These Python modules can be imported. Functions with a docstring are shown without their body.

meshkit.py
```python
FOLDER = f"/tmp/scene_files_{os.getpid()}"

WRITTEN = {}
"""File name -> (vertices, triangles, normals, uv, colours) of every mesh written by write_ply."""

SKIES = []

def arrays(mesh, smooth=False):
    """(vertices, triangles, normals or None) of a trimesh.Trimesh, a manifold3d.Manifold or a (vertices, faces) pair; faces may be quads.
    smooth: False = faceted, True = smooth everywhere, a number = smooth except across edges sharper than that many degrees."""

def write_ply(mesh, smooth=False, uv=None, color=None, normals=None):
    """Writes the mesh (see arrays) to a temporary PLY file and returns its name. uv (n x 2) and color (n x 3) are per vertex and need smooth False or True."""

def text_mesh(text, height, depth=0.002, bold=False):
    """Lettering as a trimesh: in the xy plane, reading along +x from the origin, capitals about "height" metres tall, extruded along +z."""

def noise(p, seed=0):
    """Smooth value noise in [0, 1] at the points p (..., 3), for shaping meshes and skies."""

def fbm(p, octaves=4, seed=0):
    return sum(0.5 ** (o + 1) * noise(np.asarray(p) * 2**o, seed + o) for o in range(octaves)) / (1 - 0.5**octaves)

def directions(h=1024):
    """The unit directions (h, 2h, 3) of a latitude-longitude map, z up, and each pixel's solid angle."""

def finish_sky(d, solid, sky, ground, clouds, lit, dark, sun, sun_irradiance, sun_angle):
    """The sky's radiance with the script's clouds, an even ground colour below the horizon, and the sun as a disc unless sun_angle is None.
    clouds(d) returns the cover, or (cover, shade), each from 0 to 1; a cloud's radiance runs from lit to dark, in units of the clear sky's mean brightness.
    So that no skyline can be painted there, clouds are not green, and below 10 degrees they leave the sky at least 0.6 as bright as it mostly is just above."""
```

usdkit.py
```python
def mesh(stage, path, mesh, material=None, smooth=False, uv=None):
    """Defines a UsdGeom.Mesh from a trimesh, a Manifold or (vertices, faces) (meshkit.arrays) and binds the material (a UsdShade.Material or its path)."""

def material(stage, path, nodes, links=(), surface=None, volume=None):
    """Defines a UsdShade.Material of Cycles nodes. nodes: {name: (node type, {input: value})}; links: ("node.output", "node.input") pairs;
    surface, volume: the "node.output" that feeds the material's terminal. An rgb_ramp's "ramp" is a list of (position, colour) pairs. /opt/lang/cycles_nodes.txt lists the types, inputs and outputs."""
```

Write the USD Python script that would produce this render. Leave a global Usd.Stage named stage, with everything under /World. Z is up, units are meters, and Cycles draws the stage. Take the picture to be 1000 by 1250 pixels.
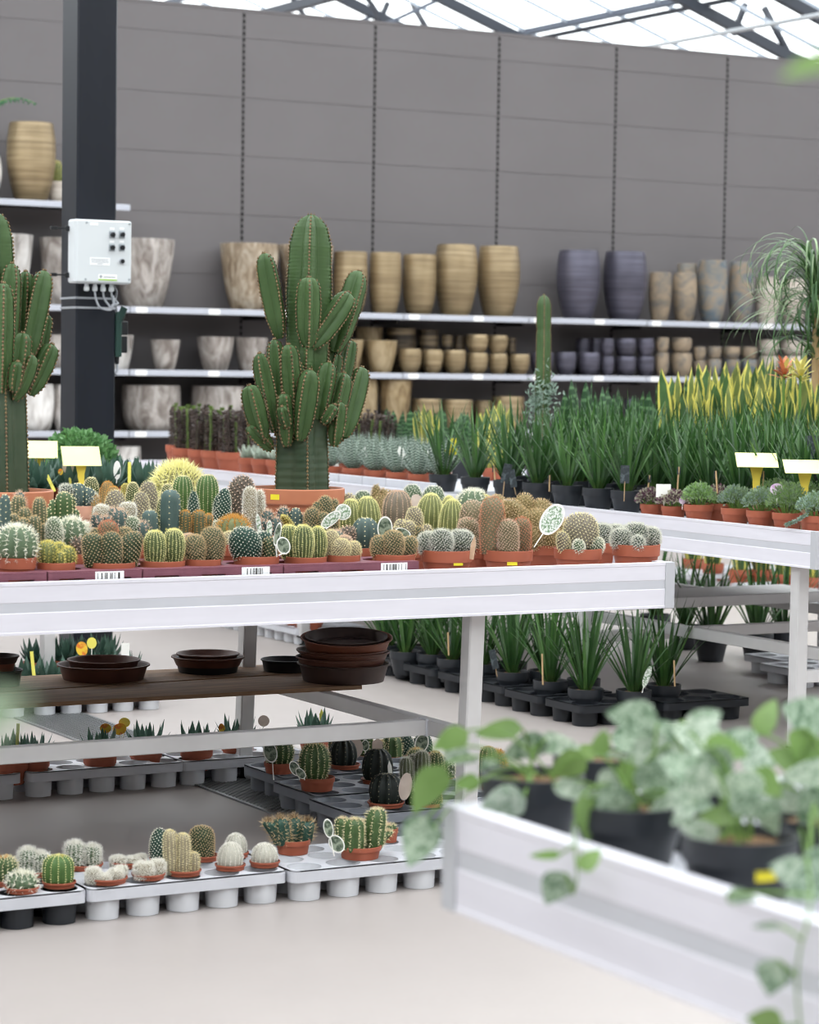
import math, random
import numpy as np
import usdkit, meshkit
from manifold3d import Manifold
from shapely.geometry import Polygon, Point, box as sbox
import trimesh
from pxr import Usd, UsdGeom, UsdLux, UsdShade, Gf, Sdf

stage = Usd.Stage.CreateInMemory()
UsdGeom.SetStageUpAxis(stage, 'Z'); UsdGeom.SetStageMetersPerUnit(stage, 1.0)
UsdGeom.Xform.Define(stage, '/World'); UsdGeom.Scope.Define(stage, '/World/Looks')
KINDS = stage.CreateClassPrim('/World/Kinds')

# ---------------------------------------------------------------- camera (X along the back wall, Y towards it)
F, CX, CY, EYE = 3010.0, 500.0, 625.0, 1.4
_n = np.array([0.0146, -1.0, (449 - CY) / F]); _n /= np.linalg.norm(_n)
_u = np.array([5850 - CX, 527 - CY, F]); _u /= np.linalg.norm(_u); _u -= _n * (_u @ _n); _u /= np.linalg.norm(_u)
_w = np.cross(_n, _u); _w = _w if _w[2] > 0 else -_w
R = np.array([_u, _w, _n])
FOCUS, FSTOP, EXPOSURE = 7.75, 4.2, 0.0
cam = UsdGeom.Camera.Define(stage, '/World/camera')
m = Gf.Matrix4d(1.0)
for i, r in enumerate((R[:, 0], -R[:, 1], -R[:, 2], (0, 0, EYE))):
    for j in range(3): m[i, j] = float(r[j])
cam.AddTransformOp().Set(m)
cam.CreateFocalLengthAttr(72.24); cam.CreateHorizontalApertureAttr(24.0); cam.CreateVerticalApertureAttr(30.0)
cam.CreateFocusDistanceAttr(FOCUS); cam.CreateFStopAttr(FSTOP)
cam.CreateExposureAttr(EXPOSURE); cam.CreateClippingRangeAttr((0.05, 500))

# ---------------------------------------------------------------- light: bright overcast sky through the glass roof
sky = UsdLux.DomeLight.Define(stage, '/World/sky')
sky.CreateIntensityAttr(1.12); sky.CreateColorAttr(Gf.Vec3f(0.955, 0.98, 1.0))
sun = UsdLux.DistantLight.Define(stage, '/World/sun')         # the sun behind thin cloud: broad and weak
sun.CreateIntensityAttr(0.2); sun.CreateAngleAttr(40.0); sun.CreateColorAttr(Gf.Vec3f(1.0, 0.97, 0.93))
sun.AddRotateXYZOp().Set(Gf.Vec3f(32, -14, 0))

# ---------------------------------------------------------------- from a pixel and one known coordinate to a point of the place
def ray(px, py): return R @ np.array([px - CX, py - CY, F])
def at(px, py, z): d = ray(px, py); return np.array([0, 0, EYE]) + (z - EYE) / d[2] * d
def atY(px, py, Y): d = ray(px, py); return np.array([0, 0, EYE]) + Y / d[1] * d
def atX(px, py, X): d = ray(px, py); return np.array([0, 0, EYE]) + X / d[0] * d
def atD(px, py, D): return np.array([0, 0, EYE]) + R @ np.array([(px - CX) / F, (py - CY) / F, 1.0]) * D
def dep(p): return float((R.T @ (np.asarray(p, float) - [0, 0, EYE]))[2])
def xat(px, Y, z):
    k = (px - CX) / F; dz = z - EYE
    return (k * (Y * R[1, 2] + dz * R[2, 2]) - Y * R[1, 0] - dz * R[2, 0]) / (R[0, 0] - k * R[0, 2])
def yat(px, X, z):
    k = (px - CX) / F; dz = z - EYE
    return (k * (X * R[0, 2] + dz * R[2, 2]) - X * R[0, 0] - dz * R[2, 0]) / (R[1, 0] - k * R[1, 2])

# ---------------------------------------------------------------- prims
used = {}
def numbered(parent, name):
    k = used.get((parent, name), 0); used[(parent, name)] = k + 1
    return f'{parent}/{name}' if k == 0 else f'{parent}/{name}_{k:03d}'
class T:
    def __init__(s, path, loc): s.path, s.loc = path, np.asarray(loc, float)
def keys(prim, **kw):
    for k, v in kw.items():
        if v: prim.SetCustomDataByKey({'cat': 'category'}.get(k, k), v)
def thing(name, label, cat, loc=(0, 0, 0), rz=0, group=None, kind=None, scale=None, ref=None, tilt=None):
    x = UsdGeom.Xform.Define(stage, numbered('/World', name)); p = x.GetPrim()
    x.AddTranslateOp().Set(Gf.Vec3d(*map(float, loc)))
    if rz: x.AddRotateZOp().Set(float(rz))
    if tilt: x.AddRotateXOp().Set(float(tilt))
    if scale is not None: x.AddScaleOp().Set(Gf.Vec3f(*map(float, np.broadcast_to(scale, 3))))
    keys(p, label=label, cat=cat, group=group, kind=kind)
    if ref:
        p.GetReferences().AddInternalReference(ref); p.SetInstanceable(True)
    return T(str(x.GetPath()), loc)
def proto(name):
    p = f'/World/Kinds/{name}'; UsdGeom.Xform.Define(stage, p); return T(p, (0, 0, 0))
def part(t, name, mesh, mat, smooth=True, uv=None, label=None, kind=None):
    path = numbered(t.path, name)
    v, f = mesh
    g = usdkit.mesh(stage, path, (np.asarray(v, float), np.asarray(f, int)), mat, smooth=smooth, uv=uv)
    keys(g.GetPrim(), label=label, kind=kind)
    return T(path, t.loc)

# ---------------------------------------------------------------- meshes: (vertices, triangles)
def tri(f):
    f = np.asarray(f, int)
    return np.vstack([f[:, [0, 1, 2]], f[:, [0, 2, 3]]]) if f.shape[1] == 4 else f
def join(ms):
    V, Fs, n = [], [], 0
    for v, f in ms:
        V.append(np.asarray(v, float)); Fs.append(tri(f) + n); n += len(v)
    return np.vstack(V), np.vstack(Fs)
def move(mesh, d): return np.asarray(mesh[0]) + np.asarray(d, float), mesh[1]
def rot(mesh, ax, deg, c=(0, 0, 0)):
    a = math.radians(deg); c_, s_ = math.cos(a), math.sin(a)
    M = {'x': [[1, 0, 0], [0, c_, -s_], [0, s_, c_]], 'y': [[c_, 0, s_], [0, 1, 0], [-s_, 0, c_]], 'z': [[c_, -s_, 0], [s_, c_, 0], [0, 0, 1]]}[ax]
    return (np.asarray(mesh[0]) - c) @ np.array(M).T + c, mesh[1]
def bx(x0, x1, y0, y1, z0, z1):
    v = [(x, y, z) for z in (z0, z1) for y in (y0, y1) for x in (x0, x1)]
    f = [(0, 2, 3, 1), (4, 5, 7, 6), (0, 1, 5, 4), (2, 6, 7, 3), (0, 4, 6, 2), (1, 3, 7, 5)]
    return np.array(v, float), tri(f)
def cbx(x0, x1, y0, y1, z0, z1, c=0.003):          # box with chamfered edges
    pts = []
    for X, a in ((x0, 1), (x1, -1)):
        for Y, b in ((y0, 1), (y1, -1)):
            for Z, d in ((z0, 1), (z1, -1)):
                pts += [(X + a * c, Y + b * c, Z), (X + a * c, Y, Z + d * c), (X, Y + b * c, Z + d * c)]
    m = Manifold.hull_points(np.array(pts, float)).to_mesh()
    return np.array(m.vert_properties[:, :3], float), np.array(m.tri_verts, int)
def man(m):
    m = m.to_mesh(); return np.array(m.vert_properties[:, :3], float), np.array(m.tri_verts, int)
def lathe(prof, n=24, wob=None):
    prof = [tuple(p) for p in prof]; a = np.arange(n) * 2 * math.pi / n
    V, rings, k = [], [], 0
    for r, z in prof:
        if r < 1e-6: V.append([(0, 0, z)]); rings.append([k] * n); k += 1
        else: V.append(np.stack([r * np.cos(a), r * np.sin(a), np.full(n, z)], 1)); rings.append(list(range(k, k + n))); k += n
    Fs = []
    for i in range(len(prof) - 1):
        if prof[i] == prof[i + 1]: continue
        A, B = rings[i], rings[i + 1]
        for j in range(n):
            l = (j + 1) % n
            if A[j] == A[l] and B[j] == B[l]: continue
            if A[j] == A[l]: Fs.append((A[j], B[l], B[j]))
            elif B[j] == B[l]: Fs.append((A[j], A[l], B[j]))
            else: Fs += [(A[j], A[l], B[l]), (A[j], B[l], B[j])]
    return np.vstack(V), np.array(Fs)
def tube(path, rad, n=8, cap=True):
    P = np.asarray(path, float); rad = np.broadcast_to(rad, len(P)).astype(float)
    t = np.gradient(P, axis=0); t /= np.maximum(np.linalg.norm(t, axis=1, keepdims=True), 1e-9)
    ref = np.array([0, 0, 1.0]) if abs(t[0][2]) < 0.9 else np.array([1.0, 0, 0])
    V, a = [], np.arange(n) * 2 * math.pi / n
    u = np.cross(t[0], ref); u /= np.linalg.norm(u)
    for i in range(len(P)):
        u = u - t[i] * (u @ t[i]); u /= np.linalg.norm(u); w = np.cross(t[i], u)
        V.append(P[i] + rad[i] * (np.cos(a)[:, None] * u + np.sin(a)[:, None] * w))
    Fs = []
    for i in range(len(P) - 1):
        for j in range(n):
            l = (j + 1) % n; A = i * n
            Fs += [(A + j, A + l, A + n + l), (A + j, A + n + l, A + n + j)]
    V = np.vstack(V)
    if cap:
        V = np.vstack([V, P[0], P[-1]]); k = len(P) * n; L = (len(P) - 1) * n
        for j in range(n):
            l = (j + 1) % n
            Fs += [(k, l, j), (k + 1, L + j, L + l)]
    return V, np.array(Fs)
def extrude(poly, z0, z1):
    m = trimesh.creation.extrude_polygon(poly, z1 - z0, engine='earcut')
    v = np.array(m.vertices); v[:, 2] += z0
    return v, np.array(m.faces)
def slab(poly, o, ux, uy, th):                      # a flat outline with thickness, standing at o in the plane ux, uy
    v, f = extrude(poly, 0, th); ux, uy = np.asarray(ux, float), np.asarray(uy, float); nn = np.cross(ux, uy)
    return np.asarray(o) + v[:, :1] * ux + v[:, 1:2] * uy + v[:, 2:3] * nn, f
def strip(P, side, w, fold=0.0, up=None):           # a leaf: three points across, folded along its middle; u, v for its texture
    P = np.asarray(P, float); side = np.broadcast_to(side, P.shape); w = np.asarray(w, float)[:, None]
    t = np.gradient(P, axis=0); t /= np.maximum(np.linalg.norm(t, axis=1, keepdims=True), 1e-9)
    s = side - t * np.sum(side * t, 1, keepdims=True); s = s / np.maximum(np.linalg.norm(s, axis=1, keepdims=True), 1e-9); nn = np.cross(s, t)
    V = np.stack([P - s * w + nn * w * fold, P, P + s * w + nn * w * fold], 1).reshape(-1, 3)
    n = len(P); Fs = []
    for i in range(n - 1):
        a = 3 * i
        for k in (0, 1): Fs += [(a + k, a + k + 1, a + k + 4), (a + k, a + k + 4, a + k + 3)]
    uv = np.stack([np.tile([0, .5, 1], n), np.repeat(np.linspace(0, 1, n), 3)], 1)
    return V, np.array(Fs), uv

# ---------------------------------------------------------------- materials
def C(h):
    h = h.lstrip('#'); c = np.array([int(h[i:i + 2], 16) / 255 for i in (0, 2, 4)])
    return tuple(np.where(c <= 0.04045, c / 12.92, ((c + 0.055) / 1.055) ** 2.4))
def mat(name, a, b=None, scale=8, rough=0.55, detail=3, lo=0.35, hi=0.65, metallic=0.0, spec=0.4, bump=0.0, bscale=None, stretch=None, world=False, rand=0.0, leaf=0.0, dist=0.0, sheen=0.0, coat=0.0):
    N = {'p': ('principled_bsdf', {'base_color': C(a), 'roughness': rough, 'metallic': metallic, 'specular_ior_level': spec, 'coat_weight': coat, 'sheen_weight': sheen})}
    L, out = [], None
    if b or bump:
        N['tc'] = ('geometry', {}) if world else ('texture_coordinate', {})
        src = 'tc.position' if world else 'tc.object'
        if stretch is not None:
            N['mp'] = ('mapping', {'scale': stretch}); L.append((src, 'mp.vector')); src = 'mp.vector'
    if b:
        N['n'] = ('noise_texture', {'scale': scale, 'detail': detail, 'distortion': dist, 'roughness': 0.6}); L.append((src, 'n.vector'))
        N['r'] = ('rgb_ramp', {'ramp': [(lo, C(a)), (hi, C(b))]}); L.append(('n.fac', 'r.fac')); out = 'r.color'
    if rand:
        N['oi'] = ('object_info', {}); N['mr'] = ('map_range', {'from_min': 0.0, 'from_max': 1.0, 'to_min': 1 - rand, 'to_max': 1 + rand})
        N['h'] = ('hsv', {'color': C(a)}); L += [('oi.random', 'mr.value'), ('mr.result', 'h.value')]
        if out: L.append((out, 'h.color'))
        out = 'h.color'
    if out: L.append((out, 'p.base_color'))
    if bump:
        N['bn'] = ('noise_texture', {'scale': bscale or scale * 4, 'detail': 4}); N['bu'] = ('bump', {'strength': bump, 'distance': 0.01})
        L += [(src, 'bn.vector'), ('bn.fac', 'bu.height'), ('bu.normal', 'p.normal')]
    surf = 'p.BSDF'
    if leaf:
        N['t'] = ('translucent_bsdf', {'color': tuple(np.minimum(1, np.array(C(a)) * np.array([1.9, 1.9, 1.0])))}); N['m'] = ('mix_closure', {'fac': leaf})
        L += [('p.BSDF', 'm.closure1'), ('t.BSDF', 'm.closure2')]; surf = 'm.closure'
    return usdkit.material(stage, f'/World/Looks/{name}', N, L, surface=surf)
# ---------------------------------------------------------------- looks of the setting
M = {}
M['floor'] = mat('concrete', '#a49c98', '#9b9390', 0.9, 0.42, 5, 0.3, 0.7, bump=0.02, bscale=60, world=True, spec=0.35)
M['wall'] = mat('panel_grey', '#6f6b6c', '#6b6768', 0.7, 0.62, 2, world=True, spec=0.3)
M['slot'] = mat('slot_black', '#0c0d0d', rough=0.9)
M['column'] = mat('column_blue', '#181c25', '#141820', 1.5, 0.34, 3, stretch=(6, 6, 1), spec=0.35)
M['steel'] = mat('roof_steel', '#5a6270', rough=0.5); M['steel_dark'] = mat('roof_steel_dark', '#353a44', rough=0.5)
M['alu_bar'] = mat('glazing_bar', '#aab4c0', rough=0.4); M['pipe'] = mat('galvanised_pipe', '#b6bbbf', rough=0.4, metallic=0.3)
M['alu'] = mat('bench_white', '#d9d7df', '#d2d0d8', 2.5, 0.42, 4, stretch=(1, 1, 8), spec=0.5)
M['alu_grey'] = mat('bench_grey', '#c0c1c8', '#babbc1', 3, 0.4, 3, spec=0.5)
M['alu_leg'] = mat('leg_aluminium', '#cdcccc', '#c4c2c2', 5, 0.38, 3, metallic=0.3, spec=0.5)
M['alu_cap'] = mat('corner_grey', '#b4b5ba', rough=.4)
M['rubber'] = mat('black_rubber', '#161616', rough=0.7)
M['shelf'] = mat('shelf_dark', '#353333', '#302e2e', 3, 0.55)
M['shelf_edge'] = mat('shelf_edge', '#bfc2cc', rough=0.35, metallic=0.2); M['shelf_label'] = mat('price_strip', '#f6f5f3', rough=0.5)
M['grate'] = mat('drain_steel', '#8d8f90', rough=0.4, metallic=0.6); M['gutter'] = mat('drain_dark', '#24262a', rough=0.8)
M['pane'] = usdkit.material(stage, '/World/Looks/roof_glass', {'t': ('transparent_bsdf', {'color': (0.93, 0.95, 0.95)}), 'g': ('glossy_bsdf', {'roughness': 0.1}), 'f': ('layer_weight', {'blend': 0.5}), 'w': ('math', {'math_type': 'power', 'value2': 5.0}), 'mr': ('map_range', {'to_min': 0.04, 'to_max': 0.7}), 'm': ('mix_closure', {})},
    [('f.facing', 'w.value1'), ('w.value', 'mr.value'), ('mr.result', 'm.fac'), ('t.BSDF', 'm.closure1'), ('g.BSDF', 'm.closure2')], surface='m.closure')

def struct(name, label=None, cat=None): return thing(name, label, cat, kind='structure')

# ---------------------------------------------------------------- floor with its drains
fl = struct('floor', 'pale smooth concrete floor of the garden centre hall', 'floor')
g0, g1 = at(63, 869, 0), at(350, 1000, 0)
GX0, GX1, GY0, GY1 = 2.30, 2.30 + 4.6, 0, 0
part(fl, 'slab', bx(-25, 45, -15, 60, -0.2, 0.0), M['floor'], smooth=False)

# ---------------------------------------------------------------- back wall: tall panels between slotted uprights
WY, WX0, BAY = 18.835, 8.962, 1.25
wall = struct('wall_back', 'tall grey wall of shelving back panels with slotted uprights', 'wall')
ROWS = [0.0, 0.62, 1.16, 1.66, 2.16, 2.661, 3.154, 3.638, 4.134, 4.355]
for i in range(-6, 8):
    x0, x1 = WX0 + i * BAY + 0.013, WX0 + (i + 1) * BAY - 0.013
    for a, b in zip(ROWS, ROWS[1:]):
        # each panel leans out a little at its foot and laps over the one below
        v = np.array([(x, y, z) for x in (x0, x1) for (y, z) in ((WY - 0.004, a + 0.001), (WY - 0.001, b), (WY + 0.02, b), (WY + 0.02, a + 0.001))], float)
        part(wall, 'panel', (v, tri([(0, 4, 5, 1), (1, 5, 6, 2), (2, 6, 7, 3), (3, 7, 4, 0), (0, 1, 2, 3), (4, 7, 6, 5)])), M['wall'], smooth=False)
    part(wall, 'upright', bx(x0 - 0.024, x0 - 0.002, WY - 0.004, WY + 0.05, 0, 4.355), M['wall'], smooth=False)
    part(wall, 'slot_strip', join([bx(x0 - 0.0225, x0 - 0.0035, WY - 0.0055, WY - 0.003, z, z + 0.035) for z in np.arange(0.05, 4.34, 0.05)]), M['slot'], smooth=False, kind='stuff')
part(wall, 'backing', bx(WX0 - 6 * BAY, WX0 + 8 * BAY, WY + .021, WY + .06, 0, 4.355), M['wall'], smooth=False)
part(wall, 'top_rail', bx(WX0 - 6 * BAY, WX0 + 8 * BAY, WY - 0.006, WY + 0.06, 4.355, 4.375), M['wall'], smooth=False)

# ---------------------------------------------------------------- the other walls of the hall, beside and behind the viewer
M['hall'] = mat('hall_wall', '#8f8c89', '#898683', 0.5, 0.7, 2, world=True)
for nm, b in (('wall_left', (-4.7, -4.5, -7, 50, 0, 4.4)), ('wall_right', (20.5, 20.7, -7, 50, 0, 4.4)), ('wall_front', (-4.7, 20.7, -7.2, -7, 0, 4.4))):
    w_ = struct(nm, {'wall_left': 'plain grey side wall of the hall, outside the view', 'wall_right': 'plain grey far side wall of the hall', 'wall_front': 'plain grey wall behind the viewer'}[nm], 'wall')
    part(w_, 'panel', bx(*b), M['hall'], smooth=False)

# ---------------------------------------------------------------- roof: wide gabled glass roof, ridge along Y
roof = struct('ceiling', 'pitched greenhouse roof of glass panes on steel rafters', 'roof')
TH = math.tan(math.radians(19)); RX, RZ, EX = 8.0, 8.75, 20.5
def rz_(x): return RZ - TH * abs(x - RX)
def beam(p, q, w, h):
    p, q = np.asarray(p, float), np.asarray(q, float); t = q - p; L = np.linalg.norm(t); t /= L
    s = np.cross(t, (0, 0, 1.0)); s = s / np.linalg.norm(s) if np.linalg.norm(s) > 1e-6 else np.array([1.0, 0, 0]); u = np.cross(s, t)
    v, f = bx(-w / 2, w / 2, -h / 2, h / 2, 0, L)
    return p + v[:, :1] * s + v[:, 1:2] * u + v[:, 2:3] * t, f
part(w_, 'gable', (np.array([(-4.6, -7.05, 4.4), (20.6, -7.05, 4.4), (RX, -7.05, RZ + .1), (-4.6, -7.15, 4.4), (20.6, -7.15, 4.4), (RX, -7.15, RZ + .1)]), [(0, 2, 1), (3, 4, 5), (0, 1, 4), (0, 4, 3), (1, 2, 5), (1, 5, 4), (2, 0, 3), (2, 3, 5)]), M['hall'], smooth=False)
ys = np.arange(-7, 50.1, 1.0)
for sx in (1, -1):
    ex = RX + sx * (EX - RX)
    for y in ys:
        part(roof, 'glazing_bar', beam((RX, y, RZ), (ex, y, rz_(ex)), 0.03, 0.04), M['alu_bar'], smooth=False)
    for k in range(0, 7, 3):
        x = RX + sx * k * (EX - RX) / 6
        part(roof, 'purlin', beam((x, -6, rz_(x) - 0.09), (x, 50, rz_(x) - 0.09), 0.05, 0.08), M['steel'], smooth=False)
    xs = [RX + sx * k * (EX - RX) / 6 for k in range(7)]
    far = []
    for a, b in zip(xs, xs[1:]):
        for y0, y1 in zip(ys, ys[1:]):
            q = np.array([(x, y, rz_(x) + 0.02) for x, y in ((a, y0 + 0.02), (b, y0 + 0.02), (b, y1 - 0.02), (a, y1 - 0.02))])
            if sx > 0 and 21 <= y0 <= 43 and abs(a - RX) > 4: part(roof, 'pane', (q, [(0, 1, 2, 3)]), M['pane'], smooth=False)
            else: far.append((q, [(0, 1, 2, 3)]))
    part(roof, 'far_pane', join(far), M['pane'], smooth=False, kind='stuff')
def roof_y(px, py, drop=0.25):        # where the line of sight through a point of the picture meets the roof's far slope
    d = ray(px, py); k = (RZ - drop + TH * RX - EYE) / (d[2] + TH * d[0]); return k * d[1]
TR = sorted([roof_y(438, 13), roof_y(572, 20), roof_y(890, 35), roof_y(966, 9)]); TR = list(np.arange(-3, TR[0] - 2, 5.0)) + TR + list(np.arange(TR[-1] + 5, 50, 5.0))
for y in TR:      # trusses
    for sx in (1, -1):
        ex = RX + sx * (EX - RX)
        part(roof, 'rafter', beam((RX, y, RZ - 0.2), (ex, y, rz_(ex) - 0.2), 0.09, 0.12), M['steel_dark'], smooth=False)
        for k in (1, 3):
            x = RX + sx * (k + 0.2) * (EX - RX) / 6; x2 = RX + sx * (k + 0.55) * (EX - RX) / 6; x3 = RX + sx * (k - 0.15) * (EX - RX) / 6
            part(roof, 'strut', beam((x3, y, rz_(x3) - 0.25), (x, y, 5.6), 0.05, 0.05), M['steel_dark'], smooth=False)
            part(roof, 'strut', beam((x, y, 5.6), (x2, y, rz_(x2) - 0.25), 0.045, 0.045), M['steel'], smooth=False)
for (qa, qb), yt in ((((966, 72), (928, 0)), roof_y(890, 35)), (((897, 38), (912, 0)), roof_y(890, 35)), (((464, 25), (475, 0)), roof_y(438, 13)), (((519, 32), (501, 0)), roof_y(438, 13))):      # web members of two trusses
    a, b = atY(*qa, yt), atY(*qb, yt); d = b - a; a = a - d * .12; k = 1.0
    while k < 8 and (a + d * k)[2] < rz_((a + d * k)[0]) - .22: k += .05
    part(roof, 'web_member', beam(a, a + d * k, .06, .06), M['steel_dark'], smooth=False)
eb = at(740, 19, 5.7)
part(roof, 'cable_duct', beam((eb[0], -6, 5.7), (eb[0], 50, 5.7), 0.10, 0.07), M['steel'], smooth=False)
part(roof, 'cable_duct', beam((eb[0] + .09, -6, 5.61), (eb[0] + .09, 50, 5.61), 0.05, 0.05), M['steel_dark'], smooth=False)
eb = at(362, 7, 5.7)
part(roof, 'cable_duct', beam((eb[0], -6, 5.7), (eb[0], 50, 5.7), 0.12, 0.1), M['steel_dark'], smooth=False)
eb = at(905, 36, 5.2)
part(roof, 'heating_pipe', tube([(eb[0], -6, 5.2), (eb[0], 50, 5.2)], 0.028, 8), M['pipe'])

# ---------------------------------------------------------------- long wall shelves
SY = 18.27          # front edge of the shelves
SZ = [atY(450, 382.4, SY)[2], atY(500, 455.9, SY)[2], atY(170, 526.6, SY)[2], 0.30]
def shelf(z, x0, x1, label, end=False):
    t = thing('wall_shelf', label, 'shelf')
    xs = [WX0 + i * BAY for i in range(-6, 9)]
    for a, b in zip(xs, xs[1:]):
        a, b = max(a, x0), min(b, x1)
        if b - a < 0.05: continue
        part(t, 'board', bx(a + .004, b - .004, SY, WY - 0.013, z - 0.03, z), M['shelf'], smooth=False)
        part(t, 'front_rail', cbx(a + .004, b - .004, SY - 0.012, SY + .004, z - 0.046, z + 0.002, .003), M['shelf_edge'], smooth=False)
        for s in (0.04, 0.55):
            if s * BAY + a + .12 < b: part(t, 'price_strip', bx(a + s * BAY, a + s * BAY + 0.1, SY - 0.0145, SY - 0.0125, z - 0.044, z), M['shelf_label'], smooth=False)
        part(t, 'bracket', join([bx(a - .0 + .01, a + .03, SY + 0.12, WY - .013, z - 0.075, z - 0.03)]), M['shelf'], smooth=False)
    return t
shelf(SZ[0], WX0 - 3 * BAY, WX0 + 6 * BAY, 'long grey shelf carrying the tall gold and purple planters')
shelf(SZ[1], WX0 - 3 * BAY, WX0 + 6 * BAY, 'long grey shelf carrying the small bowls, below the tall planters')
shelf(SZ[2], WX0 - 3 * BAY, WX0 + 6 * BAY, 'long grey shelf carrying the wide marbled pots, below the small bowls')
shelf(SZ[3], WX0 - 3 * BAY, WX0 + 6 * BAY, 'lowest grey wall shelf just above the floor')
e = atY(159, 250, SY)
shelf(atY(80, 246.5, SY)[2], WX0 - 3 * BAY, e[0], 'short high grey shelf behind the steel column with a lone tall pot')

# ---------------------------------------------------------------- benches on aluminium legs
RIM = (0.706, 0.84)
def rim_side(t, p, q, nout):       # one side of the rim from p to q (2-d), facing nout: two bright bands with a grey groove between
    p, q, nout = np.append(p, 0.0), np.append(q, 0.0), np.append(nout, 0.0); d = q - p
    def sweep(prof):
        prof = np.array(prof, float); n = len(prof)
        V = np.vstack([p + prof[:, :1] * nout + prof[:, 1:2] * (0, 0, 1.0), q + prof[:, :1] * nout + prof[:, 1:2] * (0, 0, 1.0)])
        Fs = [(i, (i + 1) % n, n + (i + 1) % n, n + i) for i in range(n)]
        cap = [(0, i, i + 1) for i in range(1, n - 1)]
        f = np.vstack([tri(Fs), np.array(cap)[:, ::-1], np.array(cap) + n])
        if np.dot(np.cross((0, 0, 1.0), d), nout) > 0: f = f[:, ::-1]
        return V, f
    a, b = RIM
    part(t, 'rim_board', sweep([(0, a), (0, a + .006), (-.0012, a + .008), (-.0012, a + .055), (-.0022, a + .057), (-.03, a + .057), (-.03, a)]), M['alu'], smooth=False)
    part(t, 'rim_board', sweep([(-.0022, a + .082), (-.0012, a + .084), (-.0012, b - .010), (0, b - .008), (0, b), (-.03, b), (-.03, a + .082)]), M['alu'], smooth=False)
    part(t, 'rim_groove', sweep([(-.0022, a + .057), (-.0022, a + .082), (-.03, a + .082), (-.03, a + .057)]), M['alu_grey'], smooth=False)
def bench(label, x0, x1, y0, y1, legs, lean=0.0, zfl=.79):
    t = thing('plant_bench', label, 'bench', (x0, y0, 0))
    o = (x0, y0); W, D = x1 - x0, y1 - y0
    for p, q, n in (((0, 0), (W, 0), (0, -1)), ((W, 0), (W, D), (1, 0)), ((W, D), (0, D), (0, 1)), ((0, D), (0, 0), (-1, 0))): rim_side(t, p, q, n)
    for cx_, cy_ in ((0, 0), (W, 0), (W, D), (0, D)):
        sx, sy = (1 if cx_ == 0 else -1), (1 if cy_ == 0 else -1)
        part(t, 'corner_cap', cbx(min(cx_ - sx * .002, cx_ + sx * .031), max(cx_ - sx * .002, cx_ + sx * .031), min(cy_ - sy * .002, cy_ + sy * .031), max(cy_ - sy * .002, cy_ + sy * .031), RIM[0] - .001, RIM[1] + .001, .001), M['alu_cap'], smooth=False)
    part(t, 'tray_floor', bx(.03, W - .03, .03, D - .03, .765, zfl), M['alu_grey'], smooth=False)
    for k, (lx, ly) in enumerate(legs):
        lx, ly = lx - x0, ly - y0
        v, f = cbx(lx - .025, lx + .025, ly - .025, ly + .025, 0.045, 0.765, .004)
        v[:, 0] -= lean * (0.765 - v[:, 2])
        g = part(t, 'leg', (v, f), M['alu_leg'], smooth=False)
        part(g, 'foot', move(join([lathe([(0, 0), (.022, 0), (.022, .006), (.008, .010), (.008, .05)], 12), bx(-.026, .026, -.026, .026, .04, .047)]), (lx - lean * .72, ly, 0)), M['rubber'], smooth=False)
    return t
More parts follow.
